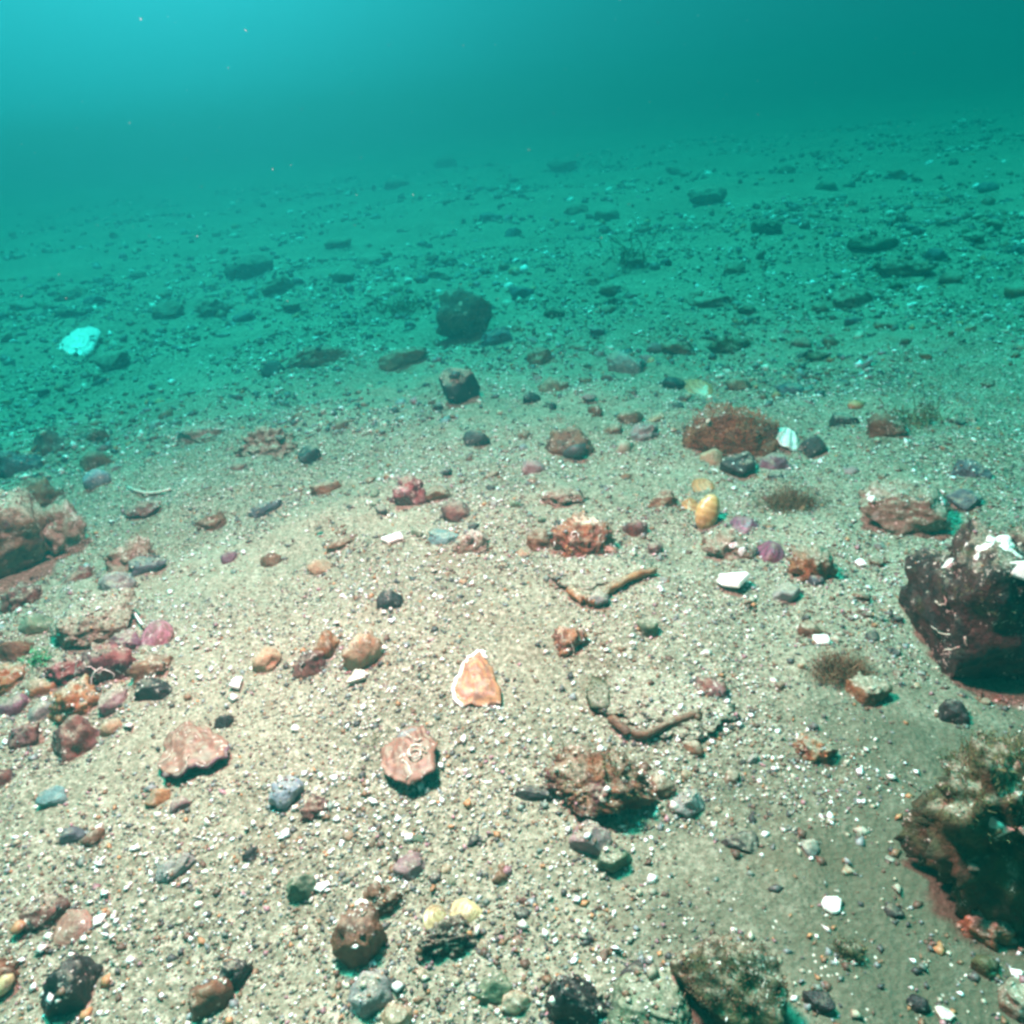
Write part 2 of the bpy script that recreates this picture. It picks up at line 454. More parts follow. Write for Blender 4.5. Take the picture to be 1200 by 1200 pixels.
def tube_geo(pts, rad, seg=8, taper=0.6, wob=0.12, seed=0):
    rs = np.random.RandomState(seed)
    pts = [Vector(p) for p in pts]
    V, Fc = [], []
    for i, p in enumerate(pts):
        t = (pts[min(i + 1, len(pts) - 1)] - pts[max(i - 1, 0)]).normalized()
        a = t.orthogonal().normalized(); b = t.cross(a)
        rr = rad * (1 - (1 - taper) * i / max(1, len(pts) - 1))
        for k in range(seg):
            q = 2 * math.pi * k / seg
            V.append(p + (a * math.cos(q) + b * math.sin(q)) * rr * (1 + wob * rs.uniform(-1, 1)))
    for i in range(len(pts) - 1):
        for k in range(seg):
            Fc.append((i * seg + k, i * seg + (k + 1) % seg, (i + 1) * seg + (k + 1) % seg, (i + 1) * seg + k))
    Fc.append(tuple(range(seg))[::-1]); Fc.append(tuple(range((len(pts) - 1) * seg, len(pts) * seg)))
    return V, Fc
def tuft_geo(points, length, width, seed=0, lean=(0, 0, 1), spread=0.8, segs=3, branch=True):
    """many fine branching fronds rooted at points"""
    rng = random.Random(seed)
    V, Fc = [], []
    def frond(p, d, ln, w, depth):
        side = d.orthogonal().normalized()
        side.rotate(Matrix.Rotation(rng.uniform(0, 6.28), 3, d))
        q = Vector(p); base = len(V)
        for s in range(segs + 1):
            ww = w * (1 - 0.75 * s / segs)
            V.append(q + side * ww); V.append(q - side * ww)
            if s < segs:
                i = base + 2 * s
                Fc.append((i, i + 1, i + 3, i + 2))
                d = (d + Vector((rng.uniform(-1, 1), rng.uniform(-1, 1), rng.uniform(-0.7, 0.7))) * 0.6).normalized()
                q = q + d * ln / segs
                if branch and depth == 0 and s >= 1 or (branch and depth == 0 and s == 0 and rng.random() < 0.4):
                    dd = (d + Vector((rng.uniform(-1, 1), rng.uniform(-1, 1), rng.uniform(-0.4, 0.8))) * 0.9).normalized()
                    frond(q, dd, ln * 0.5, w * 0.75, 1)
    for p in points:
        d = (Vector(lean) + Vector((rng.gauss(0, spread), rng.gauss(0, spread), rng.gauss(0, spread * 0.5)))).normalized()
        if d.z < -0.1: d.z *= -1
        frond(Vector(p), d, length * rng.lognormvariate(-0.35, 0.55), width, 0)
    return V, Fc

# ------------------------------------------------------------------ the seabed
nx, ny = len(XS), len(YS)
gv = np.stack([gx.ravel(), gy.ravel(), gzv], 1)
ii = (np.arange(ny - 1)[:, None] * nx + np.arange(nx - 1)[None, :]).ravel()
quads = np.stack([ii, ii + 1, ii + 1 + nx, ii + nx], 1)
me = bpy.data.meshes.new('seabed')
me.vertices.add(len(gv)); me.vertices.foreach_set('co', gv.ravel())
me.loops.add(quads.size); me.loops.foreach_set('vertex_index', quads.ravel())
me.polygons.add(len(quads)); me.polygons.foreach_set('loop_start', np.arange(len(quads)) * 4)
me.polygons.foreach_set('use_smooth', np.ones(len(quads), dtype=bool))
me.update(); me.validate()
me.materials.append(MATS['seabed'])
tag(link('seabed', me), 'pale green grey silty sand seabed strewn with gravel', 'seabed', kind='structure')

# ------------------------------------------------------------------ placed stones and shells
PLACED = []        # (x, y, radius) so that the loose pebbles keep clear
GRIT_ROCKS = []
_seed = [100]
def fit(box, depth=0.8, hmin=0.30, hmax=0.95, sink=0.28):
    """photo box -> centre on the seabed, half sizes, yaw; height and depth follow from the view angle"""
    x0, y0, x1, y1 = box
    xc, yc = (x0 + x1) / 2, (y0 + y1) / 2
    lift = 0.0
    for k in range(3):
        P, s = at(xc, yc, lift)
        th = view_pitch(P)
        W = (x1 - x0) * s
        Hs = (y1 - y0) * s
        D = W * depth
        if D * math.sin(th) > 0.85 * Hs:
            D = 0.85 * Hs / math.sin(th)
        H = math.sqrt(max(Hs ** 2 - (D * math.sin(th)) ** 2, 0)) / math.cos(th)
        H = min(max(H, hmin * W), hmax * W)
        H /= (1 - sink * 0.6)
        lift = H * (0.5 - sink)
    yaw = -math.atan2(P.x, P.y)
    return P, W / 2, D / 2, H / 2, yaw, s
def stone(kind, mat, box, label, name='stone', cat='stone', group=None, yaw=0, tilt=0, depth=0.8, hmin=0.28, hmax=0.68, sink=0.45, seed=None, grit=0.75):
    _seed[0] += 1
    sd = seed or _seed[0]
    P, a, b, c, yw, s = fit(box, depth, hmin, hmax, sink)
    px = box[2] - box[0]
    sub = 5 if px > 70 else 4 if px > 34 else 3
    prm = {'r': dict(rough=0.26, cuts=4, fine=0.045), 'a': dict(rough=0.36, cuts=9, fine=0.085), 's': dict(rough=0.34, cuts=7, fine=0.08, flat=True),
           'c': dict(rough=0.42, cuts=4, fine=0.20), 'k': dict(rough=0.16, cuts=11, fine=0.04), 'm': dict(rough=0.5, cuts=3, fine=0.17, flat=True)}[kind]
    v, f = rock_geo(sd, sub, **prm)
    v = v * np.array([a, b, c])
    me = mesh_from(v, f, name, mat)
    o = link(name, me, None, P, (R(tilt), R(ROLL) * 0.3, yw + R(yaw)))
    if label: tag(o, label, cat, group)
    PLACED.append((P.x, P.y, max(a, b)))
    if px > 40: GRIT_ROCKS.append((o, grit))
    o_info = dict(P=P, a=a, b=b, c=c, v=v, f=f, s=s)
    return o, o_info
def shell(mat, box, label, name='shell', cat='shell', yaw=0, tiltx=0, tilty=0, lift=0.3, depth=0.75, **kw):
    _seed[0] += 1
    P, a, b, c, yw, s = fit(box, depth, 0.1, 0.6, 0.2)
    P, s = at((box[0] + box[2]) / 2, (box[1] + box[3]) / 2, 0.002)
    th = view_pitch(P) + R(tiltx) * 0.8
    b = min(0.5 * (box[3] - box[1]) * s / max(0.3, math.sin(th)), 1.5 * a)
    if abs(math.sin(R(yaw))) > 0.7: a, b = b, a
    lift *= 0.6
    V, Fc, band = bivalve_geo(seed=_seed[0], **kw)
    V = V * np.array([a, b, a])
    V[:, 2] += 0.0
    me = mesh_from(V, Fc, name, mat, band=band)
    hz = V[:, 2].max()
    o = link(name, me, None, P + Vector((0, 0, hz * lift)), (R(tiltx), R(tilty), yw + R(yaw)))
    if label: tag(o, label, cat)
    PLACED.append((P.x, P.y, max(a, b)))
    return o, dict(P=P, a=a, b=b, c=hz, V=V, s=s)
def surf_points(info, n, seed, up=0.2, rng_only=None):
    """points on the upper faces of a stone, in its own coordinates, with normals"""
    rs = np.random.RandomState(seed)
    v = info['v']; nn = v / np.array([info['a'], info['b'], info['c']]) ** 2
    nn /= np.linalg.norm(nn, axis=1)[:, None]
    idx = np.where(nn[:, 2] > up)[0] if rng_only is None else np.where(rng_only(v / np.array([info['a'], info['b'], info['c']]), nn))[0]
    if len(idx) == 0: return []
    pick = rs.choice(idx, n)
    return [(Vector(v[i]), Vector(nn[i])) for i in pick]
def turf(parent, info, n, length, mat, seed, up=0.2, width=0.0005, name='algae_turf', where=None):
    pts = surf_points(info, n, seed, up, where)
    V, Fc = [], []
    rng = random.Random(seed)
    for k, (p, nn) in enumerate(pts):
        v2, f2 = tuft_geo([p], length * rng.uniform(0.6, 1.2), width, seed * 997 + k, lean=nn + Vector((0, 0, 0.5)), spread=0.45)
        b0 = len(V); V += v2; Fc += [tuple(i + b0 for i in f) for f in f2]
    return link(name, mesh_from(V, Fc, name, mat), parent)
def worm(parent, p, nn, size, seed, mat='shell_bone', turns=1.2, name='worm_tube'):
    rng = random.Random(seed)
    a = nn.orthogonal().normalized(); b = nn.cross(a)
    pts = []
    st = rng.uniform(0, 6.28)
    if turns < 0.8:
        q, pp = st, p.copy()
        for i in range(13):
            pts.append(pp + nn * (size * 0.10))
            q += rng.gauss(0, 0.55)
            pp = pp + (a * math.cos(q) + b * math.sin(q)) * size * 0.3
        V, Fc = tube_geo(pts, size * 0.13, 6, 0.5, 0.15, seed)
        return link(name, mesh_from(V, Fc, name, mat, band=[0.5] * len(V)), parent)
    for i in range(15):
        t = i / 14
        rr = size * (1 - 0.75 * t) if turns > 0.8 else size * (0.9)
        q = st + t * turns * 6.28
        pts.append(p + (a * math.cos(q) + b * math.sin(q)) * rr + nn * (size * 0.12 + 0.10 * size * t))
    V, Fc = tube_geo(pts, size * 0.17, 7, 0.45, 0.1, seed)
    return link(name, mesh_from(V, Fc, name, mat, band=[0.5] * len(V)), parent)
def chip_geo(seed, thick=0.18):
    rs = np.random.RandomState(seed)
    n = 9
    an = np.sort(rs.uniform(0, 6.28, n)); rr = rs.uniform(0.7, 1.0, n)
    V, Fc = [], []
    for z, k in ((thick, 0.86), (0, 1.0), (-thick, 0.86)):
        for t, r in zip(an, rr):
            V.append((math.cos(t) * r * k, math.sin(t) * r * k, z + 0.16 * math.cos(t - an[0]) * r))
    V.append((0, 0, thick * 1.5)); V.append((0, 0, -thick))
    for j in range(n):
        j2 = (j + 1) % n
        Fc += [(j, j + n, j2 + n, j2)[::-1], (j + n, j + 2 * n, j2 + 2 * n, j2 + n)[::-1], (3 * n, j, j2), (3 * n + 1, j2 + 2 * n, j + 2 * n)]
    return V, Fc
def chip(mat, box, label, name='shell_fragment', cat='shell fragment', yaw=0, tilt=0):
    _seed[0] += 1
    P, a, b, c, yw, s = fit(box, 0.8, 0.1, 0.4, 0.15)
    V, Fc = chip_geo(_seed[0])
    V = np.array(V) * np.array([a, b, min(a, b)])
    o = link(name, mesh_from(V, Fc, name, mat, smooth=False, band=np.random.RandomState(_seed[0]).uniform(0, 1, len(V))), None, P + Vector((0, 0, min(a, b) * 0.1)), (R(tilt), R(tilt * 0.5), yw + R(yaw)))
    tag(o, label, cat)
    PLACED.append((P.x, P.y, max(a, b)))
    return o
def scab(parent, p, nn, size, seed, mat='shell_white', name='shell_scrap'):
    V, Fc = chip_geo(seed)
    q = nn.to_track_quat('Z', 'Y').to_matrix()
    V = [p + q @ (Vector(v) * size) for v in V]
    return link(name, mesh_from(V, Fc, name, mat, smooth=False, band=[0.3] * len(V)), parent)

# ---- the two boulders on the right and the other big rocks
o, I = stone('a', 'boulder', (1058, 618, 1262, 806), 'dark encrusted boulder with white shell scraps along its top, biggest dark block', 'boulder', 'boulder', depth=0.85, hmax=1.1, sink=0.2, seed=14)
turf(o, I, 500, 0.005, 'weed_olive', 3, 0.3, 0.0005)
for k, (p, nn) in enumerate(surf_points(I, 9, 21, 0.55)):
    scab(o, p + nn * 0.001, nn, 0.004 + 0.004 * (k % 3), 300 + k)
for k, (p, nn) in enumerate(surf_points(I, 6, 23, -0.1, lambda q, n: (n[:, 1] < -0.25) & (n[:, 2] > -0.2))):
    worm(o, p, nn, 0.003 + 0.001 * k, 400 + k, 'shell_bone', 0.5)
for k, (p, nn) in enumerate(surf_points(I, 4, 25, 0.6, lambda q, n: (q[:, 2] > 0.7) & (q[:, 0] > -0.2))):
    V, Fc, bd = bivalve_geo(seed=50 + k, dome=0.3, ragged=0.25)
    q = nn.to_track_quat('Z', 'Y').to_matrix()
    link('shell_crust', mesh_from([p + q @ Vector(v * (0.016 - 0.002 * k)) for v in V], Fc, 'shell_crust', 'shell_white', band=bd), o)
o, I = stone('c', 'moss', (1070, 864, 1292, 1082), 'olive weedy boulder with a deep black undercut, below the dark shell-topped boulder', 'boulder', 'boulder', depth=0.8, hmax=1.15, sink=0.15, seed=34)
turf(o, I, 1500, 0.0045, 'weed_olive', 5, 0.25, 0.0005)
for k, (p, nn) in enumerate(surf_points(I, 7, 31, 0.3)):
    scab(o, p + nn * 0.001, nn, 0.004 + 0.002 * (k % 3), 330 + k, 'shell_bone')
o, I = stone('s', 'silted', (-66, 576, 56, 688), 'pale silt-topped rock with dark red hollow beneath it, beside a crusty pale rock', 'rock', 'rock', depth=0.9, hmin=0.45, hmax=0.9, sink=0.15, seed=41)
o, I = stone('c', 'crust', (46, 580, 100, 662), 'crusty whitish rock leaning on a silt-topped rock, dark red below', 'rock', 'rock', hmax=1.2, sink=0.2)
for k, (p, nn) in enumerate(surf_points(I, 4, 33, 0.3)): worm(o, p, nn, 0.004, 420 + k)
o, I = stone('s', 'silted', (64, 682, 163, 772), 'large flat slab smothered in pale silt, beside a pink shell', 'slab', 'rock', depth=1.0, hmin=0.2, hmax=0.42, sink=0.3, seed=48)
o, I = stone('c', 'crustred', (92, 752, 162, 818), 'dark red knobbly rock crossed by white worm tubes', 'rock', 'rock', hmax=0.8)
for k, (p, nn) in enumerate(surf_points(I, 6, 35, 0.0, lambda q, n: (n[:, 1] < 0.5) & (n[:, 2] > 0.1))): worm(o, p, nn, 0.006, 440 + k, 'shell_white', 0.45)
o, I = stone('c', 'algal', (636, 866, 772, 968), 'silt-capped brown rock with purple lower edge, dark stick poking out at its side', 'rock', 'rock', depth=0.8, hmin=0.25, hmax=0.48, sink=0.3, seed=58, grit=0.35)
turf(o, I, 120, 0.006, 'weed_olive', 7, 0.3, 0.0006)
for k, (p, nn) in enumerate(surf_points(I, 4, 37, 0.2)): scab(o, p, nn, 0.003, 350 + k, 'shell_bone')
o, I = stone('a', 'algal', (800, 482, 912, 546), 'rusty fuzzy rock overgrown with red-brown turf, beside a white ribbed shell', 'rock', 'rock', depth=0.7, hmax=0.6, seed=57)
turf(o, I, 1700, 0.0065, 'weed_red', 9, -0.1, 0.0006)
for k, (p, nn) in enumerate(surf_points(I, 5, 39, 0.1)): scab(o, p + nn * 0.006, nn, 0.004, 360 + k, 'shell_bone')
o, I = stone('a', 'brownbare', (508, 339, 578, 398), 'big brown block with pale flecks standing alone on the far silt', 'rock', 'rock', hmax=0.9, sink=0.12, seed=3)
for k, (p, nn) in enumerate(surf_points(I, 5, 41, 0.2)): scab(o, p, nn, 0.007, 370 + k, 'shell_bone')
stone('k', 'blackcap', (515, 433, 563, 471), 'black square-cut stone with a whitish silt cap', 'stone', 'stone', hmax=0.85, sink=0.15, seed=4)
o, I = stone('a', 'crust', (1008, 558, 1112, 624), 'long pale crusty rock with dark red underside, up-slope of the dark boulder', 'rock', 'rock', depth=0.7, hmax=0.5, sink=0.12, seed=63)
for k, (p, nn) in enumerate(surf_points(I, 6, 43, 0.35)): scab(o, p, nn, 0.006, 380 + k)
o, I = stone('c', 'silted', (268, 500, 348, 545), 'rounded silt-covered mound beside a black and white stone', 'rock', 'rock', depth=0.8, hmax=0.5, sink=0.35, seed=66)
o, I = stone('m', 'silted', (640, 640, 768, 712), 'half-buried slab under pale silt with a curved orange-brown rim', 'slab', 'rock', depth=0.7, hmin=0.04, hmax=0.10, sink=0.3, seed=69)
# its brown rim, a curved lip along the slab's free edge
def lip(parent, pix, rad, mat, name='rim', seed=0):
    pts = [at(x, y, 0.006)[0] for x, y in pix]
    fine = []
    for i in range(len(pts) - 1):
        for k in range(4): fine.append(pts[i].lerp(pts[i + 1], k / 4))
    fine.append(pts[-1])
    V, Fc = tube_geo(fine, rad, 8, 0.7, 0.25, seed)
    inv = parent.matrix_basis.inverted()
    return link(name, mesh_from([inv @ Vector(v) for v in V], Fc, name, mat), parent)
lip(o, [(668, 690), (684, 703), (700, 704), (714, 690), (740, 676), (768, 668)], 0.0052, 'rust', seed=2)
o, I = stone('m', 'silted', (702, 762, 862, 872), 'low silt-covered slab with a rusty front edge, above the silt-capped brown rock', 'slab', 'rock', depth=0.9, hmin=0.03, hmax=0.065, sink=0.3, seed=72)
lip(o, [(716, 842), (736, 858), (756, 862), (784, 848), (820, 834)], 0.0038, 'brownbare', seed=4)
o, I = stone('a', 'moss', (784, 1094, 918, 1216), 'fuzzy brown rock with black undercut, beside a flat green slab', 'rock', 'rock', depth=0.8, hmax=0.75, sink=0.2, seed=75)
turf(o, I, 700, 0.0022, 'weed_brown', 11, 0.4, 0.0004)
stone('s', 'green', (712, 1132, 812, 1216), 'flat green-grey slab between a black rock and a fuzzy brown rock', 'slab', 'rock', depth=0.9, hmin=0.1, hmax=0.3, seed=78)
stone('a', 'black', (638, 1126, 716, 1226), 'shiny black rock beside a flat green-grey slab', 'rock', 'rock', hmax=0.9, seed=81)
o, I = stone('c', 'crustorange', (643, 610, 730, 664), 'orange and white encrusted rock with ring-shaped tube ends', 'rock', 'rock', depth=0.7, hmax=0.6, seed=84)
for k, (p, nn) in enumerate(surf_points(I, 7, 45, 0.1, lambda q, n: (n[:, 1] < 0.4) & (n[:, 2] > 0.0))): worm(o, p, nn, 0.005, 460 + k, ['shell_white', 'shell_gold', 'shell_bone'][k % 3], 1.0)

# ---- white, golden, purple, pink and orange shells
o, I = shell('shell_snow', (60, 388, 122, 424), 'bright white oval shell lying alone with one dark spot at its tip', dome=0.22, ridges=4, lumps=0.0, amp=0.018, outline=[(math.cos(t) * 0.89 - math.sin(t) * 0.45 * 0.48, math.cos(t) * 0.45 + math.sin(t) * 0.89 * 0.48) for t in [k * 0.3307 for k in range(19)]], yaw=0, tiltx=15, tilty=-4, lift=1.0)
V, Fc = ico(2)
link('muscle_scar', mesh_from(V * np.array([0.0075, 0.0055, 0.002]) + np.array([I['a'] * 0.62, 0.002, I['c'] * 0.72]), Fc, 'muscle_scar', 'slate'), o)
shell('shell_white', (906, 495, 940, 534), 'white fan shell with strong ribs beside the rusty fuzzy rock', ribs=13, dome=0.35, ridges=2, yaw=95, tiltx=30, depth=1.1, lift=0.8)
P, s = at(829, 600, 0.012)
v, f = rock_geo(77, 4, 0.05, 0, 0.004)
v[:, :2] *= (1 + 0.025 * np.sin(v[:, 2] * 16))[:, None]
v = v * np.array([14 * s, 11 * s, 22 * s])
tag(link('shell', mesh_from(v, f, 'shell', 'shell_gold', band=0.5 + 0.5 * np.sin(v[:, 2] / (22 * s) * 16)), None, P, (R(-25), R(28), 0)), 'golden egg-shaped shell propped on brown shells', 'shell')
PLACED.append((P.x, P.y, 0.02))
shell('shell_brown', (798, 580, 826, 608), 'small brown shell tucked behind the golden shell, lower one', dome=0.5, ridges=4, yaw=120, tiltx=15, depth=1.0)
shell('shell_brown', (812, 558, 840, 582), 'small rust-brown shell above the golden shell', dome=0.5, ridges=4, yaw=20, tiltx=10)
shell('shell_purple', (850, 603, 892, 630), 'deep purple shell next to the golden shell', dome=0.55, ridges=5, yaw=10, tiltx=12)
o, I = shell('shell_purple', (880, 634, 918, 668), 'ribbed purple shell between the white crusty lump and the orange-crusted stone', dome=0.6, ridges=3, yaw=-25, tiltx=30, lift=0.6)
chip('shell_white', (838, 664, 884, 696), 'largest bright white shell piece, below the white crusty lump')
o, I = stone('c', 'crust', (822, 622, 888, 664), 'white and orange crusty lump of shell below the purple shell', 'shell_lump', 'shell', hmax=0.6, seed=90)
for k, (p, nn) in enumerate(surf_points(I, 6, 47, 0.2)): scab(o, p, nn, 0.006, 390 + k)
o, I = shell('shell_pink', (163, 728, 202, 762), 'rose pink shell wedged against the large silty slab', dome=0.55, ridges=4, yaw=-30, tiltx=25, lift=0.6)
V, Fc = tube_geo([at(x, y, 0.007)[0] for x, y in ((154, 712), (160, 722), (166, 731), (176, 734), (180, 728))], 0.0016, 7, 0.7, 0.1, 3)
tag(link('worm_tube', mesh_from(V, Fc, 'worm_tube', 'shell_white', band=[0.2] * len(V))), 'white curved worm tube arching beside the rose pink shell', 'worm tube')
# orange broken shell with a white rim
o, I = shell('shell_orange', (530, 768, 586, 834), 'orange broken shell with white rim standing on bright gravel', dome=0.30, ridges=3, lumps=0.1, outline=[(-.95, -.35), (-.55, -.85), (.9, -.98), (.88, -.2), (.6, .75), (.4, .98), (-.15, .85), (-.4, .5)], tiltx=12, lift=2.2)
V = I['V']; na = 44
rim = [Vector(V[16 * na + j]) + Vector((0, 0, 0.001)) for j in range(6, 30)]
v2, f2 = tube_geo(rim, 0.0017, 7, 0.9, 0.15, 5)
link('rim', mesh_from(v2, f2, 'rim', 'shell_white', band=[0.2] * len(v2)), o)
o, I = shell('shell_flush', (184, 832, 264, 922), 'large flat reddish-brown shell with ragged edge and shadow painted purple along its front', dome=0.22, ridges=5, lumps=0.22, outline=[(-.8, -.7), (.75, -.95), (1, -.6), (.8, .1), (.45, .7), (0, 1), (-.45, .8), (-.7, .2), (-.95, -.35)], tiltx=-7, lift=2.0)
V = I['V']
rim = [Vector(V[16 * na + j]) - Vector((0, 0, 0.001)) for j in range(26, 41)]
v2, f2 = tube_geo(rim, 0.002, 7, 0.8, 0.2, 6)
link('rim', mesh_from(v2, f2, 'rim', 'purple', band=[0.2] * len(v2)), o)  # shadow under the raised front edge, put in as a dark purple strip
for k in range(4):
    worm(o, Vector(V[(5 + 2 * k) * na + 9 * k + 5]), Vector((0, 0, 1)), 0.004, 480 + k, 'shell_bone', 0.6)
o, I = shell('shell_flush', (446, 848, 516, 928), 'rounded pinkish shell overgrown with a white coiled worm tube', dome=0.34, ridges=4, lumps=0.22, outline=[(-.9, -.2), (-.55, -.8), (.2, -1), (.8, -.75), (1, .1), (.75, .8), (.1, 1), (-.3, .6), (-.75, .4)], tiltx=-6, lift=2.0)
pt = Vector(I['V'][9 * na + 33])
worm(o, Vector((I['a'] * 0.2, -I['b'] * 0.35, I['c'] * 0.75)), Vector((0.1, -0.4, 1)).normalized(), 0.0075, 490, 'shell_bone', 1.3)
worm(o, Vector((I['a'] * 0.5, I['b'] * 0.1, I['c'] * 0.7)), Vector((0.3, -0.2, 1)).normalized(), 0.005, 491, 'shell_bone', 0.5)
worm(o, Vector((-I['a'] * 0.3, -I['b'] * 0.45, I['c'] * 0.6)), Vector((-0.2, -0.4, 1)).normalized(), 0.006, 492, 'shell_bone', 0.7)
stone('r', 'bluegrey', (466, 852, 494, 878), 'small blue-grey pebble sitting on the pinkish worm-tube shell', 'pebble', 'pebble', sink=0.0)
shell('shell_yellow', (496, 1058, 532, 1098), 'pale yellow shell standing on edge in a dark hollow', dome=0.4, ridges=4, yaw=70, tiltx=40, lift=0.7, lumps=0.02)
shell('shell_yellow', (526, 1054, 566, 1084), 'yellow shell half lying flat, next to the one on edge', dome=0.35, ridges=4, yaw=-15, tiltx=15, ragged=0.04, lumps=0.03, egg=0.3, lift=0.6)
shell('shell_flush', (62, 1068, 108, 1106), 'pinkish triangular shell beside an orange-tipped stone', dome=0.3, ridges=5, egg=0.35, ragged=0.1, yaw=-40, tiltx=15)
shell('shell_brown', (798, 440, 840, 472), 'brown domed shell on the edge of the greener silt', dome=0.5, ridges=5, yaw=30, tiltx=10)
V, Fc = tube_geo([at(x, y, 0.004)[0] for x, y in ((150, 571), (160, 575), (172, 578), (186, 577), (200, 573))], 0.0026, 7, 0.8, 0.15, 8)
tag(link('worm_tube', mesh_from(V, Fc, 'worm_tube', 'shell_bone', band=[0.5] * len(V))), 'thin pale curved tube lying above two reddish stones', 'worm tube')
for args in [((266, 788, 294, 816), 'white shell splinter above the flat reddish-brown shell', 'shell_white'),
             ((444, 624, 476, 636), 'flat white shell chip near the teal flat stone', 'shell_white'),
             ((918, 652, 936, 668), 'round white shell chip between the ribbed purple shell and the orange-crusted stone', 'shell_white'),
             ((998, 652, 1017, 668), 'lone white chip on smooth silt right of the orange-crusted stone', 'shell_white'),
             ((106, 1068, 126, 1088), 'white chip touching the pinkish triangular shell', 'shell_white'),
             ((950, 742, 976, 758), 'white flake beside a small brown chip', 'shell_white'),
             ((960, 1042, 990, 1078), 'whitish broken shell scraps on the dark green silt', 'shell_white'),
             ((1094, 1176, 1120, 1200), 'pale shell piece below the olive weedy boulder', 'shell_bone'),
             ((1182, 1128, 1200, 1152), 'white sliver in the dark gap under the olive weedy boulder', 'shell_white'),
             ((660, 670, 672, 684), 'small white shell flake at the corner of the orange-rimmed slab', 'shell_white'),
             ((726, 652, 746, 664), 'smooth white oval chip above the orange rim', 'shell_white'),
             ((367, 1030, 388, 1048), 'white chip beside a round dark green pebble', 'shell_white'),
             ((400, 784, 432, 806), 'whitish shell flake in front of the round brown stone', 'shell_bone')]:
    chip(args[2], args[0], args[1], tilt=12)

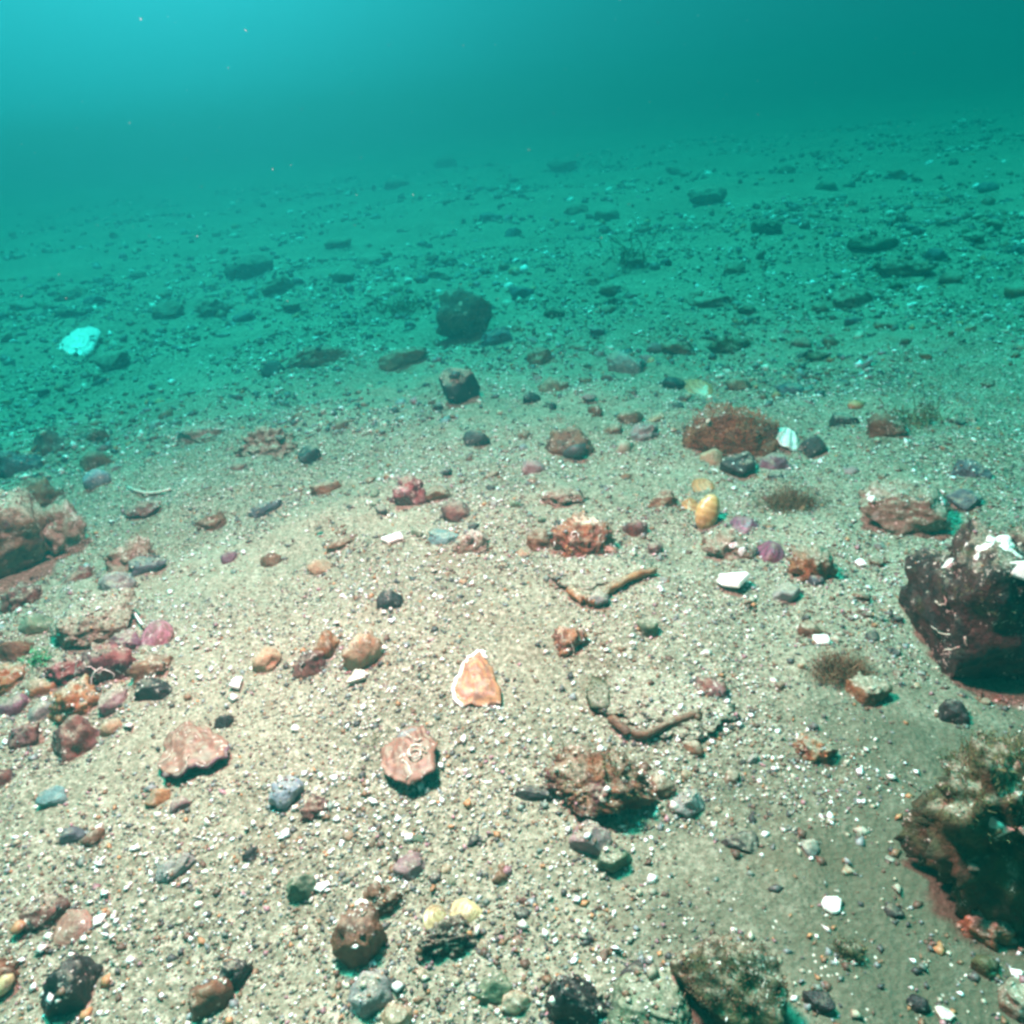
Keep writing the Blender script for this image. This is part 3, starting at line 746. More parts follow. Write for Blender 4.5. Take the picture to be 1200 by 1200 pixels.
# ---- stones of the left-hand and middle ground, from far to near
S = [
 ('s', 'silted', (114, 416, 154, 442), 'flat pale stone with a raised rim near the white oval shell', 'stone', {}),
 ('r', 'dark', (306, 423, 335, 449), 'round dark grey pebble at the end of a long brown stone', 'pebble', {}),
 ('a', 'brown', (333, 408, 414, 438), 'long low brown stone with a round dark pebble at its end', 'stone', dict(hmax=0.3, depth=0.4)),
 ('a', 'redbrown', (38, 503, 92, 547), 'purple-brown rock with white worm spots behind a blue-black stone', 'rock', {}),
 ('a', 'slate', (-6, 530, 48, 566), 'blue-black angular stone in front of a purple-brown rock', 'stone', {}),
 ('a', 'brown', (100, 502, 127, 526), 'blunt brown stone standing above a chestnut pebble', 'stone', {}),
 ('r', 'brownbare', (96, 532, 130, 556), 'chestnut pebble with pale blotches on top of a blue-grey pebble', 'pebble', {}),
 ('r', 'bluegrey', (98, 551, 129, 573), 'shiny blue-grey pebble under a chestnut pebble', 'pebble', {}),
 ('a', 'redbrown', (147, 589, 188, 608), 'short red-brown bar-shaped stone below the pale curved tube', 'stone', {}),
 ('a', 'brownbare', (229, 602, 269, 625), 'dark brown wedge-ended stone on clear silt, left of a slate splinter', 'stone', {}),
 ('k', 'black', (346, 523, 380, 553), 'black stone with a white face leaning at the edge of the silty mound', 'stone', dict(yaw=35)),
 ('c', 'crust', (206, 496, 276, 520), 'low brown and cream encrusted stone joined to the silty mound', 'stone', {}),
 ('s', 'slate', (290, 587, 334, 607), 'thin slate splinter lying aslant', 'stone', dict(yaw=25, depth=0.4, hmax=0.25)),
 ('s', 'brown', (364, 567, 402, 584), 'thin reddish sliver of stone above the long brown stick-like stone', 'stone', dict(yaw=15, depth=0.4)),
 ('c', 'brown', (10, 564, 72, 604), 'mottled brown and blue-grey rock above the pale silt-topped rock', 'rock', {}),
 ('a', 'redbrown', (68, 666, 110, 692), 'red-brown stone in the gap above the large flat silty slab', 'stone', {}),
 ('c', 'crust', (124, 633, 182, 675), 'cream knobbly rock with a dark flat stone against it', 'rock', {}),
 ('s', 'slate', (152, 654, 196, 676), 'dark flat stone against the cream knobbly rock', 'stone', dict(hmax=0.4)),
 ('r', 'grey', (116, 672, 158, 699), 'grey-buff rounded stone between the cream rock and the big slab', 'stone', {}),
 ('r', 'green', (24, 720, 62, 752), 'greenish rounded stone left of the large flat silty slab', 'stone', {}),
 ('a', 'brown', (152, 770, 205, 800), 'brown stone stacked over a black pebble beside the dark red rock', 'stone', {}),
 ('r', 'black', (158, 796, 204, 824), 'black pebble with a red lower edge under a brown stone', 'pebble', {}),
 ('c', 'rust', (58, 803, 124, 848), 'orange-brown spongy rock with ring holes below the dark red rock', 'rock', {}),
 ('a', 'redbrown', (62, 842, 124, 897), 'reddish block with silty top and white crust at its foot', 'rock', dict(hmax=0.9)),
 ('c', 'rust', (-12, 778, 32, 814), 'rusty lump at the edge of the encrusted cluster', 'stone', {}),
 ('r', 'grey', (32, 822, 62, 850), 'pale rounded pebble in the encrusted cluster', 'pebble', {}),
 ('a', 'rust', (34, 788, 64, 824), 'upright orange-brown stone above the pale rounded pebble', 'stone', {}),
 ('r', 'purple', (2, 818, 36, 842), 'purple stone beside the pale rounded pebble', 'stone', {}),
 ('k', 'black', (250, 836, 274, 858), 'small black chip beside the large reddish-brown shell', 'pebble', {}),
 ('r', 'purple', (259, 646, 279, 664), 'small magenta pebble on clear silt', 'pebble', {}),
 ('a', 'brown', (380, 628, 420, 650), 'long brown stick-like stone lying aslant', 'stone', dict(depth=0.35, yaw=18, hmax=0.35)),
 ('a', 'brown', (305, 646, 330, 670), 'brown wedge stone left of a tan pebble', 'stone', {}),
 ('r', 'tan', (360, 654, 390, 678), 'tan pebble right of a brown wedge stone', 'pebble', {}),
 ('s', 'teal', (500, 615, 540, 647), 'flat teal stone among white gravel', 'stone', dict(hmax=0.35)),
 ('c', 'crust', (528, 622, 576, 657), 'pinkish crusted stone with a white top beside the flat teal stone', 'stone', {}),
 ('r', 'black', (440, 692, 473, 720), 'glossy black and pink pebble alone on white gravel', 'pebble', {}),
 ('a', 'rust', (362, 738, 402, 780), 'orange-topped stone leaning over a dark hollow', 'stone', dict(hmax=0.9)),
 ('a', 'redbrown', (342, 764, 387, 798), 'dark red-brown stone in front of the orange-topped stone', 'stone', {}),
 ('r', 'tan', (400, 743, 450, 790), 'round tan-brown stone right of the orange-topped stone', 'stone', dict(hmax=0.9)),
 ('r', 'tan', (294, 757, 331, 796), 'silty tan round stone left of the dark red-brown stone', 'stone', {}),
 ('a', 'brown', (616, 618, 652, 652), 'brown stone at the end of the orange and white encrusted rock', 'stone', {}),
 ('r', 'redbrown', (729, 610, 760, 634), 'small brick-red pebble beside the orange and white encrusted rock', 'pebble', {}),
 ('r', 'grey', (689, 690, 714, 714), 'round grey pebble in the bend of the orange rim', 'pebble', dict(sink=0.1)),
 ('c', 'crustorange', (643, 728, 692, 778), 'ragged orange stone with a lilac foot below the orange-rimmed slab', 'stone', {}),
 ('s', 'moss', (686, 772, 714, 856), 'dark mossy stick-shaped ridge beside the rusty-edged slab', 'stone', dict(depth=2.2, hmin=0.3, hmax=0.5)),
 ('a', 'redbrown', (813, 796, 854, 824), 'maroon pebble at the end of the rusty-edged slab', 'pebble', {}),
 ('s', 'green', (746, 725, 774, 750), 'tilted dark green flake of stone', 'pebble', dict(yaw=-40)),
 ('a', 'brownbare', (636, 506, 698, 542), 'rust-brown hollow-fronted stone behind a mauve pebble', 'stone', {}),
 ('r', 'pink', (611, 538, 639, 560), 'mauve pebble in front of a rust-brown stone', 'pebble', {}),
 ('a', 'dark', (542, 505, 574, 527), 'dark stone with pale grains on top, below the black square-cut stone', 'stone', {}),
 ('c', 'grey', (736, 490, 772, 530), 'grey silt-dusted stone with pink foot', 'stone', {}),
 ('r', 'brown', (722, 483, 754, 499), 'small low brown pebble above the grey silt-dusted stone', 'pebble', {}),
 ('c', 'crustred', (456, 565, 500, 605), 'purple-brown knobbly rock with a brown tail stone', 'rock', dict(hmax=1.0)),
 ('a', 'brown', (496, 572, 532, 596), 'brown tail stone against the purple-brown knobbly rock', 'stone', {}),
 ('c', 'crust', (630, 568, 690, 596), 'cluster-like crusted grey-pink stone', 'stone', {}),
 ('a', 'brown', (760, 576, 795, 602), 'brown stone with a white fleck left of the golden shell', 'stone', {}),
 ('s', 'brown', (442, 410, 506, 434), 'long brown stone up-slope of the black square-cut stone', 'stone', dict(depth=0.4, hmax=0.3, yaw=12)),
 ('a', 'slate', (561, 386, 602, 414), 'slate stone with pale flecks at the foot of the big brown block', 'stone', {}),
 ('r', 'brown', (617, 410, 652, 434), 'reddish rounded stone between two small dark pebbles', 'stone', {}),
 ('a', 'grey', (710, 416, 760, 447), 'grey angular stone with a rusty end', 'stone', {}),
 ('k', 'black', (776, 443, 804, 464), 'black cube-like pebble beside the brown domed shell', 'pebble', {}),
 ('a', 'brown', (630, 444, 670, 467), 'brown slanting stone with a black pebble at its lower end', 'stone', dict(yaw=-20)),
 ('r', 'black', (612, 460, 634, 475), 'black pebble at the lower end of a brown slanting stone', 'pebble', {}),
 ('a', 'brown', (773, 401, 817, 422), 'squared brown stone on the far green silt, left of a low weedy stone', 'stone', {}),
 ('c', 'moss', (828, 395, 882, 422), 'low weedy stone right of a squared brown stone', 'stone', {}),
 ('c', 'crustred', (54, 768, 100, 808), 'crimson crusted lump between the dark red knobbly rock and an orange-brown stone', 'stone', {}),
 ('a', 'purple', (128, 740, 166, 772), 'plum-coloured stone tucked under the front of the large flat silty slab', 'stone', {}),
 ('a', 'brownbare', (0, 746, 40, 780), 'chocolate-brown stone next to the bright green algae tuft', 'stone', {}),
 ('r', 'pink', (116, 812, 152, 836), 'pale mauve stone in front of the dark red knobbly rock', 'stone', {}),
 ('a', 'redbrown', (8, 850, 50, 884), 'maroon stone left of the reddish block with silty top', 'stone', {}),
 ('r', 'tan', (118, 842, 146, 866), 'buff pebble right of the reddish block with silty top', 'pebble', {}),
 ('c', 'redbrown', (0, 688, 50, 720), 'knobbly red stone in the dark gap below the pale silt-topped rock', 'stone', {}),
 # right-hand ground
 ('k', 'dark', (935, 514, 969, 540), 'dark stone with a silvery top beside the white fan shell', 'stone', dict(hmax=0.8)),
 ('a', 'dark', (843, 533, 884, 568), 'dark cracked stone under the rusty fuzzy rock', 'stone', {}),
 ('r', 'purple', (888, 533, 928, 557), 'grey-purple rounded stone below the white fan shell', 'stone', {}),
 ('r', 'tan', (820, 528, 848, 548), 'ochre pebble at the foot of the rusty fuzzy rock', 'pebble', {}),
 ('c', 'siltbrown', (918, 638, 980, 692), 'orange-crusted stone with a grey pebble set in its front', 'stone', dict(hmax=0.8)),
 ('a', 'brownbare', (1016, 487, 1062, 519), 'brown stone with a silt tail on open green silt', 'stone', {}),
 ('a', 'slate', (1116, 541, 1160, 567), 'grey slab-sided stone above the lilac-grey pebble', 'stone', {}),
 ('r', 'slate', (1110, 576, 1148, 600), 'lilac-grey smooth pebble at the end of the long crusty rock', 'pebble', {}),
 ('r', 'black', (1100, 821, 1136, 854), 'smooth black pebble below the shell-topped dark boulder', 'pebble', dict(hmax=0.9)),
 ('c', 'siltbrown', (928, 863, 980, 900), 'brown lump with an ochre knob on the green sand', 'stone', {}),
 ('s', 'brown', (935, 730, 964, 752), 'small flat brown chip with a white flake beside it', 'pebble', {}),
 ('s', 'siltbrown', (990, 796, 1042, 832), 'silty tilted slab with a dark crack below the brown tuft', 'slab', {}),
 # near ground, left
 ('a', 'grey', (181, 998, 228, 1029), 'mauve-grey wedge pebble with a white tip', 'stone', {}),
 ('r', 'slate', (71, 968, 100, 996), 'grey pebble paired with a dark brown pebble', 'pebble', {}),
 ('a', 'brownbare', (96, 968, 124, 999), 'dark brown pebble paired with a grey pebble', 'pebble', {}),
 ('a', 'redbrown', (20, 1053, 78, 1090), 'brown stone with a bright orange tip', 'stone', {}),
 ('a', 'black', (52, 1124, 122, 1194), 'dark maroon angular rock with a white glint', 'rock', dict(hmax=0.9)),
 ('c', 'brownbare', (-36, 1108, 24, 1194), 'dark rock with a lime green spot', 'rock', {}),
 ('r', 'brownbare', (220, 1143, 274, 1198), 'rounded brown stone with a dark stone behind it', 'stone', dict(hmax=0.9)),
 ('c', 'dark', (256, 1122, 298, 1168), 'dark rough stone behind a rounded brown stone', 'stone', dict(hmax=0.9)),
 ('a', 'rust', (170, 918, 202, 952), 'orange pebble below the large reddish-brown shell', 'pebble', {}),
 ('r', 'pink', (198, 932, 222, 956), 'mauve pebble next to an orange pebble', 'pebble', {}),
 ('a', 'black', (284, 994, 304, 1014), 'small black angular chip in pale gravel', 'pebble', {}),
 ('a', 'teal', (45, 923, 78, 954), 'blue-green tilted stone on silt', 'stone', {}),
 ('r', 'redbrown', (-14, 898, 16, 932), 'reddish rounded stone below the encrusted cluster', 'stone', {}),
 ('r', 'bluegrey', (316, 916, 359, 957), 'blue-grey oval pebble with a white cap', 'pebble', dict(hmax=0.8)),
 ('c', 'redbrown', (350, 934, 387, 964), 'rust-red rough stone beside the blue-grey oval pebble', 'stone', {}),
 ('r', 'green', (336, 1028, 372, 1058), 'round dark green pebble next to a white chip', 'pebble', dict(hmax=0.9)),
 ('r', 'pink', (461, 1000, 500, 1037), 'lilac-topped brown pebble up-slope of the yellow shells', 'pebble', {}),
 ('c', 'brown', (416, 1033, 472, 1078), 'rounded brown encrusted stone over a red-brown upright one', 'stone', {}),
 ('a', 'brownbare', (390, 1070, 456, 1146), 'red-brown upright stone beside a dark hollow', 'stone', dict(hmax=1.1)),
 ('c', 'boulder', (484, 1082, 566, 1126), 'dark brown knobbly stone under the yellow shells', 'stone', {}),
 ('r', 'grey', (406, 1138, 464, 1190), 'grey stone with a purple foot below the red-brown upright stone', 'stone', {}),
 ('r', 'tan', (444, 1176, 484, 1212), 'yellow-green pebble beside a grey purple-footed stone', 'pebble', {}),
 ('a', 'green', (556, 1140, 602, 1180), 'greenish rock with a dark underside left of the shiny black rock', 'stone', {}),
 ('r', 'tan', (586, 1150, 622, 1200), 'yellowish rounded stone left of the shiny black rock', 'stone', {}),
 ('s', 'dark', (603, 919, 650, 947), 'dark stick-like stone poking out from the silt-capped brown rock', 'stone', dict(depth=0.35, yaw=-14, hmax=0.35)),
 ('c', 'rust', (640, 906, 680, 938), 'rusty crumbly stone between the dark stick-like stone and the silt-capped rock', 'stone', {}),
 ('a', 'brown', (756, 906, 792, 940), 'brown spur at the end of the silt-capped brown rock', 'stone', {}),
 ('r', 'pink', (666, 966, 717, 1004), 'pinkish-white rounded stone below the silt-capped brown rock', 'stone', {}),
 ('r', 'green', (698, 993, 740, 1027), 'smooth green-grey oval stone next to a pinkish-white one', 'stone', {}),
 ('a', 'grey', (788, 928, 830, 962), 'silver-grey stone with a pink edge right of the silt-capped brown rock', 'stone', {}),
 ('a', 'dark', (845, 976, 892, 1000), 'dark low stone in greenish gravel', 'stone', {}),
 ('a', 'dark', (726, 1120, 760, 1160), 'dark stone behind the flat green-grey slab', 'stone', {}),
 ('c', 'siltbrown', (1128, 1060, 1198, 1118), 'brown-yellow rock in the black hollow under the olive weedy boulder', 'rock', {}),
 ('r', 'moss', (1138, 1112, 1174, 1156), 'yellow-green slanting pebble below the olive weedy boulder', 'pebble', dict(yaw=40)),
 ('r', 'black', (1063, 1163, 1090, 1192), 'black oval pebble on dark green silt', 'pebble', {}),
 ('s', 'black', (940, 1166, 977, 1187), 'flat black oblong pebble on dark green silt', 'pebble', {}),
 ('s', 'silted', (1172, 1146, 1230, 1212), 'pale green silty slab at the foot of the olive weedy boulder', 'slab', {}),
 ('c', 'moss', (976, 1100, 1010, 1130), 'small dark tufted stone on dark green silt', 'stone', {}),
]
for kind, mat, box, label, name, kw in S:
    o, I = stone(kind, mat, box, label, name, name, **kw)
    n = _seed[0]
    if mat in ('crust', 'crustred', 'crustorange') or (mat in ('redbrown', 'rust') and n % 3 == 0):
        for k, (p, nn) in enumerate(surf_points(I, 3, n, 0.0, lambda q, m: (m[:, 1] < 0.4) & (m[:, 2] > 0.0))):
            worm(o, p, nn, max(0.0025, I['a'] * 0.16), n * 7 + k, ['shell_bone', 'shell_white'][k % 2], [0.5, 1.2][n % 2])
    if mat in ('moss',) and name != 'pebble':
        turf(o, I, 160, I['a'] * 0.25, 'weed_olive', n, 0.2, 0.0005)
    if label.startswith('brown stone with a bright orange tip'):
        V, Fc = rock_geo(900, 2)
        link('orange_sponge', mesh_from(V * np.array([0.005, 0.004, 0.0045]) + np.array([-I['a'] * 0.85, -I['b'] * 0.2, I['c'] * 0.3]), Fc, 'orange_sponge', 'shell_orange', band=[0] * len(V)), o)
    if 'lime green' in label:
        V, Fc = rock_geo(901, 2)
        link('algae_patch', mesh_from(V * np.array([0.006, 0.004, 0.006]) + np.array([I['a'] * 0.2, -I['b'] * 0.85, I['c'] * 0.25]), Fc, 'algae_patch', 'shell_yellow', band=[0] * len(V)), o)
    if 'grey pebble set in its front' in label:
        V, Fc = rock_geo(902, 3, 0.1, 2, 0.01)
        link('pebble', mesh_from(V * np.array([0.008, 0.006, 0.006]) + np.array([I['a'] * 0.25, -I['b'] * 0.9, -I['c'] * 0.1]), Fc, 'pebble', 'slate'), o)

# ---- dim stones far up the slope: only their place tells them apart
FAR = [(908, 194, 932, 207), (806, 219, 852, 241), (880, 257, 919, 281), (1097, 254, 1119, 272), (1053, 259, 1072, 274), (1153, 256, 1175, 271), (1128, 271, 1153, 289),
       (994, 276, 1050, 298), (1024, 301, 1094, 326), (1082, 290, 1112, 310), (848, 305, 874, 324), (976, 337, 1023, 363), (1042, 326, 1066, 344), (1100, 320, 1128, 334),
       (1180, 284, 1208, 306), (1178, 329, 1212, 356), (803, 339, 864, 363), (864, 354, 886, 374), (950, 355, 972, 369), (990, 370, 1010, 384), (1024, 375, 1050, 388), (924, 392, 951, 409),
       (944, 412, 974, 426), (850, 443, 881, 461), (910, 450, 942, 464), (1076, 411, 1092, 424), (497, 314, 531, 337), (516, 297, 536, 316), (498, 294, 515, 312), (596, 335, 627, 353), (686, 322, 706, 338),
       (700, 330, 728, 350), (637, 358, 662, 376), (702, 357, 724, 370), (690, 379, 710, 398), (728, 294, 754, 320), (664, 402, 690, 413), (264, 304, 322, 334), (228, 351, 272, 375), (272, 364, 300, 380),
       (64, 336, 102, 356), (14, 352, 44, 370), (64, 362, 100, 376), (178, 354, 216, 376), (98, 345, 124, 360), (305, 324, 346, 346), (152, 315, 176, 330), (508, 186, 536, 200), (640, 190, 676, 206), (590, 265, 612, 282), (660, 238, 690, 256), (696, 244, 726, 264),
       (388, 318, 416, 336), (330, 352, 352, 366), (560, 250, 590, 262), (450, 210, 480, 224), (780, 196, 812, 208), (956, 214, 984, 228), (1040, 200, 1066, 212), (1146, 214, 1170, 226), (380, 280, 412, 294), (420, 300, 452, 312)]
FARW = ['silty brown', 'silt-covered', 'weedy olive', 'plain brown', 'slate-grey']
for k, b in enumerate(FAR):
    o, I = stone('aacr'[k % 4], ['siltbrown', 'silted', 'moss', 'brown', 'slate'][k % 5], b, None, hmax=0.5, sink=0.36)
    w = I['a'] * 2
    lab = '%s %s stone on the far green silt' % ('big dim' if w > 0.13 else 'mid-sized dim' if w > 0.07 else 'small dim', FARW[k % 5])
    for q, s in ((0.45, 'big brown block'), (0.4, 'white oval shell'), (0.4, 'low weedy stone')):
        ref = {'big brown block': (541, 390), 'white oval shell': (91, 405), 'low weedy stone': (855, 412)}[s]
        if (I['P'] - at(*ref)[0]).length < q: lab = lab.replace('on the far green silt', 'not far from the ' + s)
    tag(o, lab, 'stone', 'dim stones far up the slope')

# ---- tufts of weed and hydroids
def tuft(box, n, length, mat, label, seed, width=0.0008, spread=0.7):
    P, a, b, c, yw, s = fit(box, 0.7, 0.2, 0.5, 0.2)
    P, s = at((box[0] + box[2]) / 2, box[1] * 0.3 + box[3] * 0.7)
    rng = random.Random(seed)
    pts = [Vector((rng.gauss(0, a * 0.45), rng.gauss(0, b * 0.45), 0)) for k in range(n)]
    for p in pts: p.z = gz(P.x + p.x, P.y + p.y) - P.z - 0.001
    V, Fc = tuft_geo(pts, length, width, seed, spread=spread)
    o = link('weed_tuft', mesh_from(V, Fc, 'weed_tuft', mat), None, P)
    PLACED.append((P.x, P.y, max(a, b) * 0.6))
    tag(o, label, 'weed')
tuft((952, 754, 1022, 806), 1500, 0.009, 'weed_brown', 'soft brown weed tuft on sand left of the shell-topped dark boulder', 1, 0.0004)
tuft((888, 556, 962, 606), 1300, 0.010, 'weed_brown', 'brown hydroid tuft with reddish base right of the deep purple shell', 2, 0.0005)
tuft((430, 850, 452, 880), 14, 0.012, 'weed_olive', 'sparse olive wisps left of the worm-tube shell', 3, 0.0005)
tuft((26, 756, 62, 784), 60, 0.010, 'weed_green', 'bright green algae tuft below the greenish rounded stone', 4, 0.0012)
tuft((1040, 470, 1100, 506), 90, 0.025, 'weed_olive', 'thin olive weed behind the brown stone with a silt tail', 5, 0.0012)
tuft((440, 330, 500, 372), 80, 0.05, 'weed_olive', 'dim bushy weed left of the big brown block', 6, 0.002)
tuft((724, 284, 760, 322), 50, 0.06, 'weed_olive', 'dim upright weed far behind the black square-cut stone', 7, 0.003)

# ---- loose pebbles, one object each; kinds share a label because only their place tells them apart
LM = [(px, py, at(px, py)[0], s) for px, py, s in [
 (1150, 760, 'shell-topped dark boulder'), (1150, 1010, 'olive weedy boulder'), (20, 650, 'pale silt-topped rock'), (115, 740, 'large flat silty slab'), (127, 800, 'dark red knobbly rock'),
 (700, 940, 'silt-capped brown rock'), (855, 530, 'rusty fuzzy rock'), (541, 390, 'big brown block'), (540, 465, 'black square-cut stone'), (1058, 610, 'long pale crusty rock'), (306, 535, 'rounded silty mound'),
 (700, 690, 'orange-rimmed slab'), (780, 840, 'rusty-edged slab'), (850, 1160, 'fuzzy brown rock'), (677, 1180, 'shiny black rock'), (687, 650, 'orange and white encrusted rock'), (91, 405, 'white oval shell'),
 (828, 600, 'golden shell'), (181, 750, 'rose pink shell'), (557, 815, 'orange broken shell'), (222, 890, 'large reddish-brown shell'), (480, 900, 'worm-tube shell'), (520, 1085, 'yellow shells'), (84, 1090, 'pinkish triangular shell'),
 (818, 460, 'brown domed shell'), (63, 540, 'purple-brown rock'), (370, 430, 'long low brown stone'), (153, 660, 'cream knobbly rock'), (425, 775, 'round tan-brown stone'), (518, 632, 'flat teal stone'), (457, 710, 'glossy black and pink pebble'),
 (667, 530, 'rust-brown hollow-fronted stone'), (478, 590, 'purple-brown knobbly rock'), (1040, 508, 'brown stone with a silt tail'), (1118, 842, 'smooth black pebble'), (955, 885, 'brown lump with ochre knob'), (985, 790, 'soft brown weed tuft'),
 (205, 1016, 'mauve-grey wedge pebble'), (88, 1170, 'dark maroon angular rock'), (247, 1180, 'rounded brown stone'), (338, 940, 'blue-grey oval pebble'), (353, 1048, 'round dark green pebble'), (423, 1110, 'red-brown upright stone'),
 (862, 990, 'dark low stone'), (957, 1178, 'flat black oblong pebble'), (972, 1062, 'whitish shell scraps'), (950, 680, 'orange-crusted stone'), (720, 1012, 'green-grey oval stone'), (248, 615, 'dark brown wedge-ended stone'), (1140, 556, 'grey slab-sided stone'),
 (733, 436, 'grey angular stone'), (855, 412, 'low weedy stone'), (167, 600, 'short red-brown bar stone'), (60, 942, 'blue-green tilted stone')]]
def near(P):
    d, s = min(((P - Q).length, s) for _, _, Q, s in LM)
    return d, s
PK = [('dark', 'small charcoal pebble scattered loose over the sand', 'charcoal pebbles scattered over the sand', 56),
      ('brown', 'small brown pebble scattered loose over the sand', 'brown pebbles scattered over the sand', 70),
      ('redbrown', 'small reddish pebble scattered loose over the sand', 'reddish pebbles scattered over the sand', 36),
      ('grey', 'small grey pebble scattered loose over the sand', 'grey pebbles scattered over the sand', 44),
      ('tan', 'small tan pebble scattered loose over the sand', 'tan pebbles scattered over the sand', 40),
      ('green', 'small greenish pebble scattered loose over the sand', 'greenish pebbles scattered over the sand', 24),
      ('pink', 'small pinkish pebble scattered loose over the sand', 'pinkish pebbles scattered over the sand', 20)]
rng = random.Random(5)
def free_spot(P, r):
    for (x, y, q) in PLACED:
        if (x - P.x) ** 2 + (y - P.y) ** 2 < (q * 0.8 + r) ** 2: return False
    return True
for mat, label, group, n in PK:
    protos = []
    for k in range(5):
        _seed[0] += 1
        v, f = rock_geo(_seed[0], 3, 0.34, [4, 9][k % 2], 0.07)
        protos.append(mesh_from(v, f, 'pebble', mat))
    k = 0
    while k < n:
        px, py = rng.uniform(-40, 1240), 230 + 970 * rng.random() ** 0.9
        P, s = at(px, py)
        if P.y > 4.5 or P.y < 0.05: continue
        w = min(max(rng.lognormvariate(math.log(13), 0.35) * s, 0.005), 0.05) / 2
        if fbm(np.array([[P.x * 3.2, P.y * 3.2, 4.4]]), 3)[0] + rng.uniform(-0.12, 0.12) < 0.06: continue
        if not free_spot(P, w): continue
        hgt = w * rng.uniform(0.4, 0.85)
        o = link('pebble', protos[rng.randrange(5)], None, P + Vector((0, 0, hgt * 0.12)), (rng.uniform(-0.4, 0.4), rng.uniform(-0.4, 0.4), rng.uniform(0, 6.28)))
        o.scale = (w, w * rng.uniform(0.55, 0.95), hgt)
        d, s = near(P)
        size = 'tiny' if w < 0.0045 else 'small' if w < 0.009 else 'medium-sized'
        colour = label.split()[1]
        if d < 0.5 and P.y < 2.6: tag(o, '%s %s pebble on the sand %s the %s' % (size, colour, 'close to' if d < 0.13 else 'some way from', s), 'pebble', group)
        else: tag(o, '%s %s pebble on the far open silt' % (size, colour), 'pebble', group)
        PLACED.append((P.x, P.y, w))
        k += 1

# ------------------------------------------------------------------ gravel, grit and shell crumbs: nobody could count them
PAL = np.array([(0.36, 0.34, 0.26), (0.30, 0.27, 0.19), (0.46, 0.42, 0.33), (0.84, 0.82, 0.77), (0.70, 0.66, 0.58), (0.05, 0.045, 0.045), (0.10, 0.09, 0.085),
                (0.19, 0.10, 0.055), (0.12, 0.06, 0.04), (0.42, 0.20, 0.09), (0.34, 0.17, 0.19), (0.15, 0.18, 0.15), (0.24, 0.25, 0.25)])
del b
from mathutils.bvhtree import BVHTree
TREES = []
for o, grit in GRIT_ROCKS:
    M = o.matrix_basis
    vs = [M @ v.co for v in o.data.vertices]
    tr = BVHTree.FromPolygons(vs, [tuple(p.vertices) for p in o.data.polygons])
    cx, cy = o.location.x, o.location.y
    TREES.append((cx, cy, max(math.hypot(v.x - cx, v.y - cy) for v in vs), tr, grit))
STONES_AT = np.array([(x, y, r) for x, y, r in PLACED])
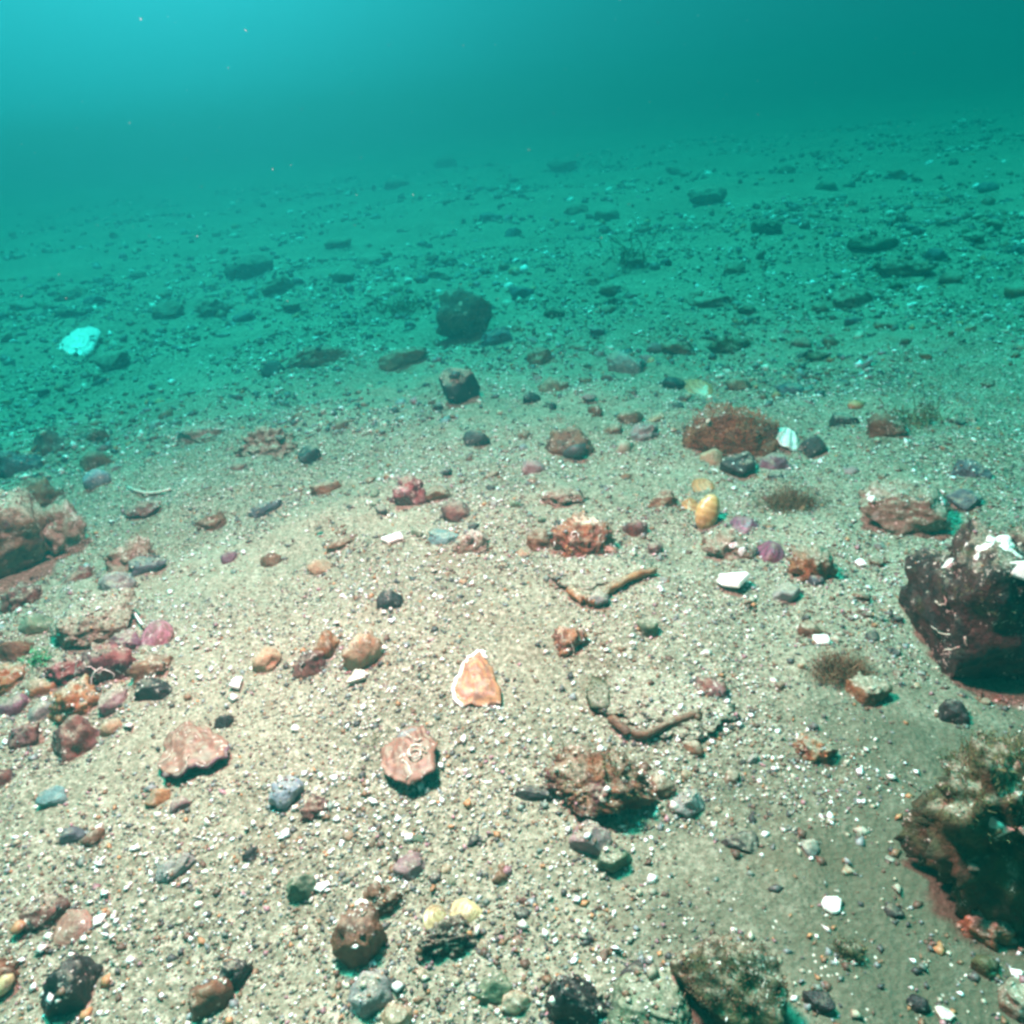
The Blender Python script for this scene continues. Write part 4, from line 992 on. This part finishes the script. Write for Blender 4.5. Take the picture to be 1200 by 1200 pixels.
def scatter(name, label, cat, n, region, size, prob, seed, flat=(0.35, 0.9), patch=3.0, thr=-0.25, sub=0, up=0.25, jit=0.35, skirts=False):
    rs = np.random.RandomState(seed)
    x0, x1, y0, y1, fan = region
    y = y0 + (y1 - y0) * rs.random(n) ** 0.9
    x = rs.uniform(-1, 1, n) * (x1 + fan * y) + x0
    if skirts:
        pick = STONES_AT[rs.choice(len(STONES_AT), n, p=STONES_AT[:, 2] / STONES_AT[:, 2].sum())]
        ang = rs.uniform(0, 6.283, n); rr = pick[:, 2] * (0.75 + np.abs(rs.normal(0, 0.55, n)))
        x, y = pick[:, 0] + rr * np.cos(ang), pick[:, 1] + rr * np.sin(ang)
    dens = fbm(np.stack([x * patch, y * patch, np.full(n, seed * 1.7)], 1), 3)
    painted_dim = 1.1 * np.clip(1 - np.hypot((x - 0.40) / 0.42, (y - 0.20) / 0.36), 0, 1)  # sparser grains where the seabed colour is painted dimmer
    keep = dens + rs.uniform(-jit, jit, n) - np.minimum(painted_dim, 0.16) > thr
    x, y = x[keep], y[keep]; n = len(x)
    z = ground_z(x, y)
    ok = np.ones(n, bool)
    for (cx, cy, rad, tree, grit) in TREES:
        for i in np.where((x - cx) ** 2 + (y - cy) ** 2 < rad * rad)[0]:
            hit, nn, idx, dist = tree.ray_cast(Vector((x[i], y[i], 1.0)), Vector((0, 0, -1)))
            if hit is not None and hit.z > z[i]:
                if nn.z > 0.75 and rs.random() < grit: z[i] = hit.z
                else: ok[i] = False
    x, y, z = x[ok], y[ok], z[ok]; n = len(x)
    sz = size[0] * np.exp(rs.normal(0, size[1], n)); sz = np.clip(sz, size[0] * 0.45, size[0] * 3.0)
    if sub == 0:
        bv = np.array([(1, 0, 0), (-1, 0, 0), (0, 1, 0), (0, -1, 0), (0, 0, 1), (0, 0, -1)], float)
        bf = np.array([(0, 2, 4), (2, 1, 4), (1, 3, 4), (3, 0, 4), (2, 0, 5), (1, 2, 5), (3, 1, 5), (0, 3, 5)])
    else:
        bv, bf = ico(1); bv = np.array(bv); bf = np.array(bf)
    m = len(bv)
    V = bv[None] * (1 + rs.uniform(-0.35, 0.35, (n, m, 1)))
    V = V * sz[:, None, None] * np.stack([np.ones(n), rs.uniform(0.5, 1.0, n), rs.uniform(flat[0], flat[1], n)], 1)[:, None, :]
    q = rs.normal(size=(n, 4)) * np.array([1.6, 0.35, 0.35, 1.6]); q /= np.linalg.norm(q, axis=1)[:, None]
    w_, a, b, c = q.T
    Rm = np.stack([1 - 2 * (b * b + c * c), 2 * (a * b - c * w_), 2 * (a * c + b * w_), 2 * (a * b + c * w_), 1 - 2 * (a * a + c * c), 2 * (b * c - a * w_),
                   2 * (a * c - b * w_), 2 * (b * c + a * w_), 1 - 2 * (a * a + b * b)], 1).reshape(n, 3, 3)
    V = np.einsum('nij,nmj->nmi', Rm, V) + np.stack([x, y, z + sz * up], 1)[:, None, :]
    Fc = (bf[None] + (np.arange(n) * m)[:, None, None]).reshape(-1, 3)
    prob = np.array(prob, float); prob /= prob.sum()
    c = PAL[rs.choice(len(PAL), n, p=prob)] * rs.uniform(0.75, 1.2, (n, 1))
    me = bpy.data.meshes.new(name)
    me.vertices.add(n * m); me.vertices.foreach_set('co', V.ravel())
    me.loops.add(Fc.size); me.loops.foreach_set('vertex_index', Fc.ravel())
    me.polygons.add(len(Fc)); me.polygons.foreach_set('loop_start', np.arange(len(Fc)) * 3)
    if sub: me.polygons.foreach_set('use_smooth', np.ones(len(Fc), dtype=bool))
    me.update(); me.validate()
    at_ = me.color_attributes.new('grain_colour', 'FLOAT_COLOR', 'POINT')
    cc = np.concatenate([np.repeat(np.clip(c, 0, 0.85), m, 0), np.ones((n * m, 1))], 1)
    at_.data.foreach_set('color', cc.astype(np.float32).ravel())
    me.materials.append(MATS['grain'])
    tag(link(name, me), label, cat, kind='stuff')
MIXED = [6, 7, 6, 5, 5, 7, 8, 8, 7, 2.5, 2, 4, 4]
DARKS = [2, 3, 1, 1, 1, 5, 7, 7, 6, 1, 1, 4, 3]
WHITE = [0, 0, 2, 10, 7, 0, 0, 0, 0, 0.7, 0.7, 0, 0]
scatter('coarse_sand', 'coarse tan and grey sand grains covering the near seabed', 'sand', 170000, (0, 0.30, 0.04, 1.35, 0.62), (0.00115, 0.42), MIXED, 1, patch=6.0, thr=-0.12, jit=0.22)
scatter('gravel', 'fine mixed gravel spread over the near seabed', 'gravel', 6000, (0, 0.30, 0.04, 1.5, 0.62), (0.0020, 0.38), MIXED, 2, patch=5.0, thr=0.0, flat=(0.3, 0.7), up=0.1)
scatter('shell_grit', 'white broken shell grit sprinkled over the near seabed', 'shell grit', 34000, (0, 0.30, 0.04, 1.8, 0.62), (0.0016, 0.52), WHITE, 3, flat=(0.12, 0.4), patch=5.5, thr=0.06, up=0.5, jit=0.25)
scatter('dark_debris', 'dark brown crumbs of debris lying over the near seabed', 'debris', 24000, (0, 0.30, 0.04, 1.9, 0.62), (0.0019, 0.5), DARKS, 8, flat=(0.25, 0.7), patch=4.5, thr=0.08, up=0.15)
scatter('stone_debris', 'crumbs and grit banked up around the foot of the stones', 'debris', 17000, (0, 0.30, 0.04, 1.9, 0.62), (0.0017, 0.45), [a + b for a, b in zip(MIXED, DARKS)], 10, patch=4.5, thr=-0.6, up=0.2, skirts=True)
scatter('mid_gravel', 'loose gravel over the middle distance of the seabed', 'gravel', 52000, (0, 0.25, 1.15, 3.0, 0.68), (0.0034, 0.5), [a + 1.5 * b for a, b in zip(MIXED, DARKS)], 4, patch=3.4, thr=0.05)
scatter('mid_rubble', 'low brown rubble gathered in drifts over the middle distance', 'rubble', 5200, (0, 0.25, 0.95, 3.2, 0.68), (0.0068, 0.4), DARKS, 9, flat=(0.3, 0.7), patch=3.4, thr=0.2, sub=1, up=0.1)
scatter('shell_crumbs', 'pale shell crumbs over the middle distance of the seabed', 'shell grit', 5000, (0, 0.25, 1.5, 3.2, 0.68), (0.0032, 0.4), WHITE, 5, flat=(0.2, 0.5), patch=2.5, thr=0.0, up=0.5)
scatter('far_rubble', 'dark rubble blurring into the green water up the slope', 'rubble', 24000, (0, 0.2, 1.9, 7.0, 0.72), (0.0080, 0.55), [a + 0.6 * b for a, b in zip(MIXED, DARKS)], 6, patch=1.9, thr=0.14, sub=1, up=0.1)

# drifting flecks in the water
rs = np.random.RandomState(12)
V, Fc = [], []
bv = np.array([(1, 0, 0), (-1, 0, 0), (0, 1, 0), (0, -1, 0), (0, 0, 1), (0, 0, -1)], float)
bf = [(0, 2, 4), (2, 1, 4), (1, 3, 4), (3, 0, 4), (2, 0, 5), (1, 2, 5), (3, 1, 5), (0, 3, 5)]
for k in range(300):
    d = rs.uniform(0.5, 2.2); az = rs.uniform(-0.65, 0.65)
    p = np.array([d * math.sin(az), d * math.cos(az), rs.uniform(0.12, 0.56)])
    sz = rs.uniform(0.0002, 0.0007) * d
    b0 = len(V)
    V += list(p + bv * sz * rs.uniform(0.5, 1.4, (6, 1))); Fc += [tuple(i + b0 for i in f) for f in bf]
tag(link('marine_snow', mesh_from(V, Fc, 'marine_snow', 'snow')), 'tiny pale flecks drifting in the green water', 'marine snow', kind='stuff')

# ------------------------------------------------------------------ the water itself, a haze round everything
hm = bpy.data.materials.new('haze'); hm.use_nodes = True
n, l = hm.node_tree.nodes, hm.node_tree.links
n.clear()
out = n.new('ShaderNodeOutputMaterial')
pv = n.new('ShaderNodeVolumePrincipled')
pv.inputs['Color'].default_value = (0.005, 0.118, 0.128, 1)
pv.inputs['Absorption Color'].default_value = (0.30, 0.71, 0.70, 1)
pv.inputs['Density'].default_value = 1.12
pv.inputs['Anisotropy'].default_value = 0.75
l.new(pv.outputs[0], out.inputs['Volume'])
MATS['haze'] = hm
x0, x1, y0, y1, z0, z1 = -14.5, 14.5, -4.5, 22.5, -1.2, 0.60
hv = [(x, y, z) for z in (z0, z1) for y in (y0, y1) for x in (x0, x1)]
hf = [(0, 2, 3, 1), (4, 5, 7, 6), (0, 1, 5, 4), (2, 6, 7, 3), (0, 4, 6, 2), (1, 3, 7, 5)]
tag(link('haze', mesh_from(hv, hf, 'haze', 'haze', smooth=False)), 'murky green sea water fading everything with distance', 'water', kind='stuff')
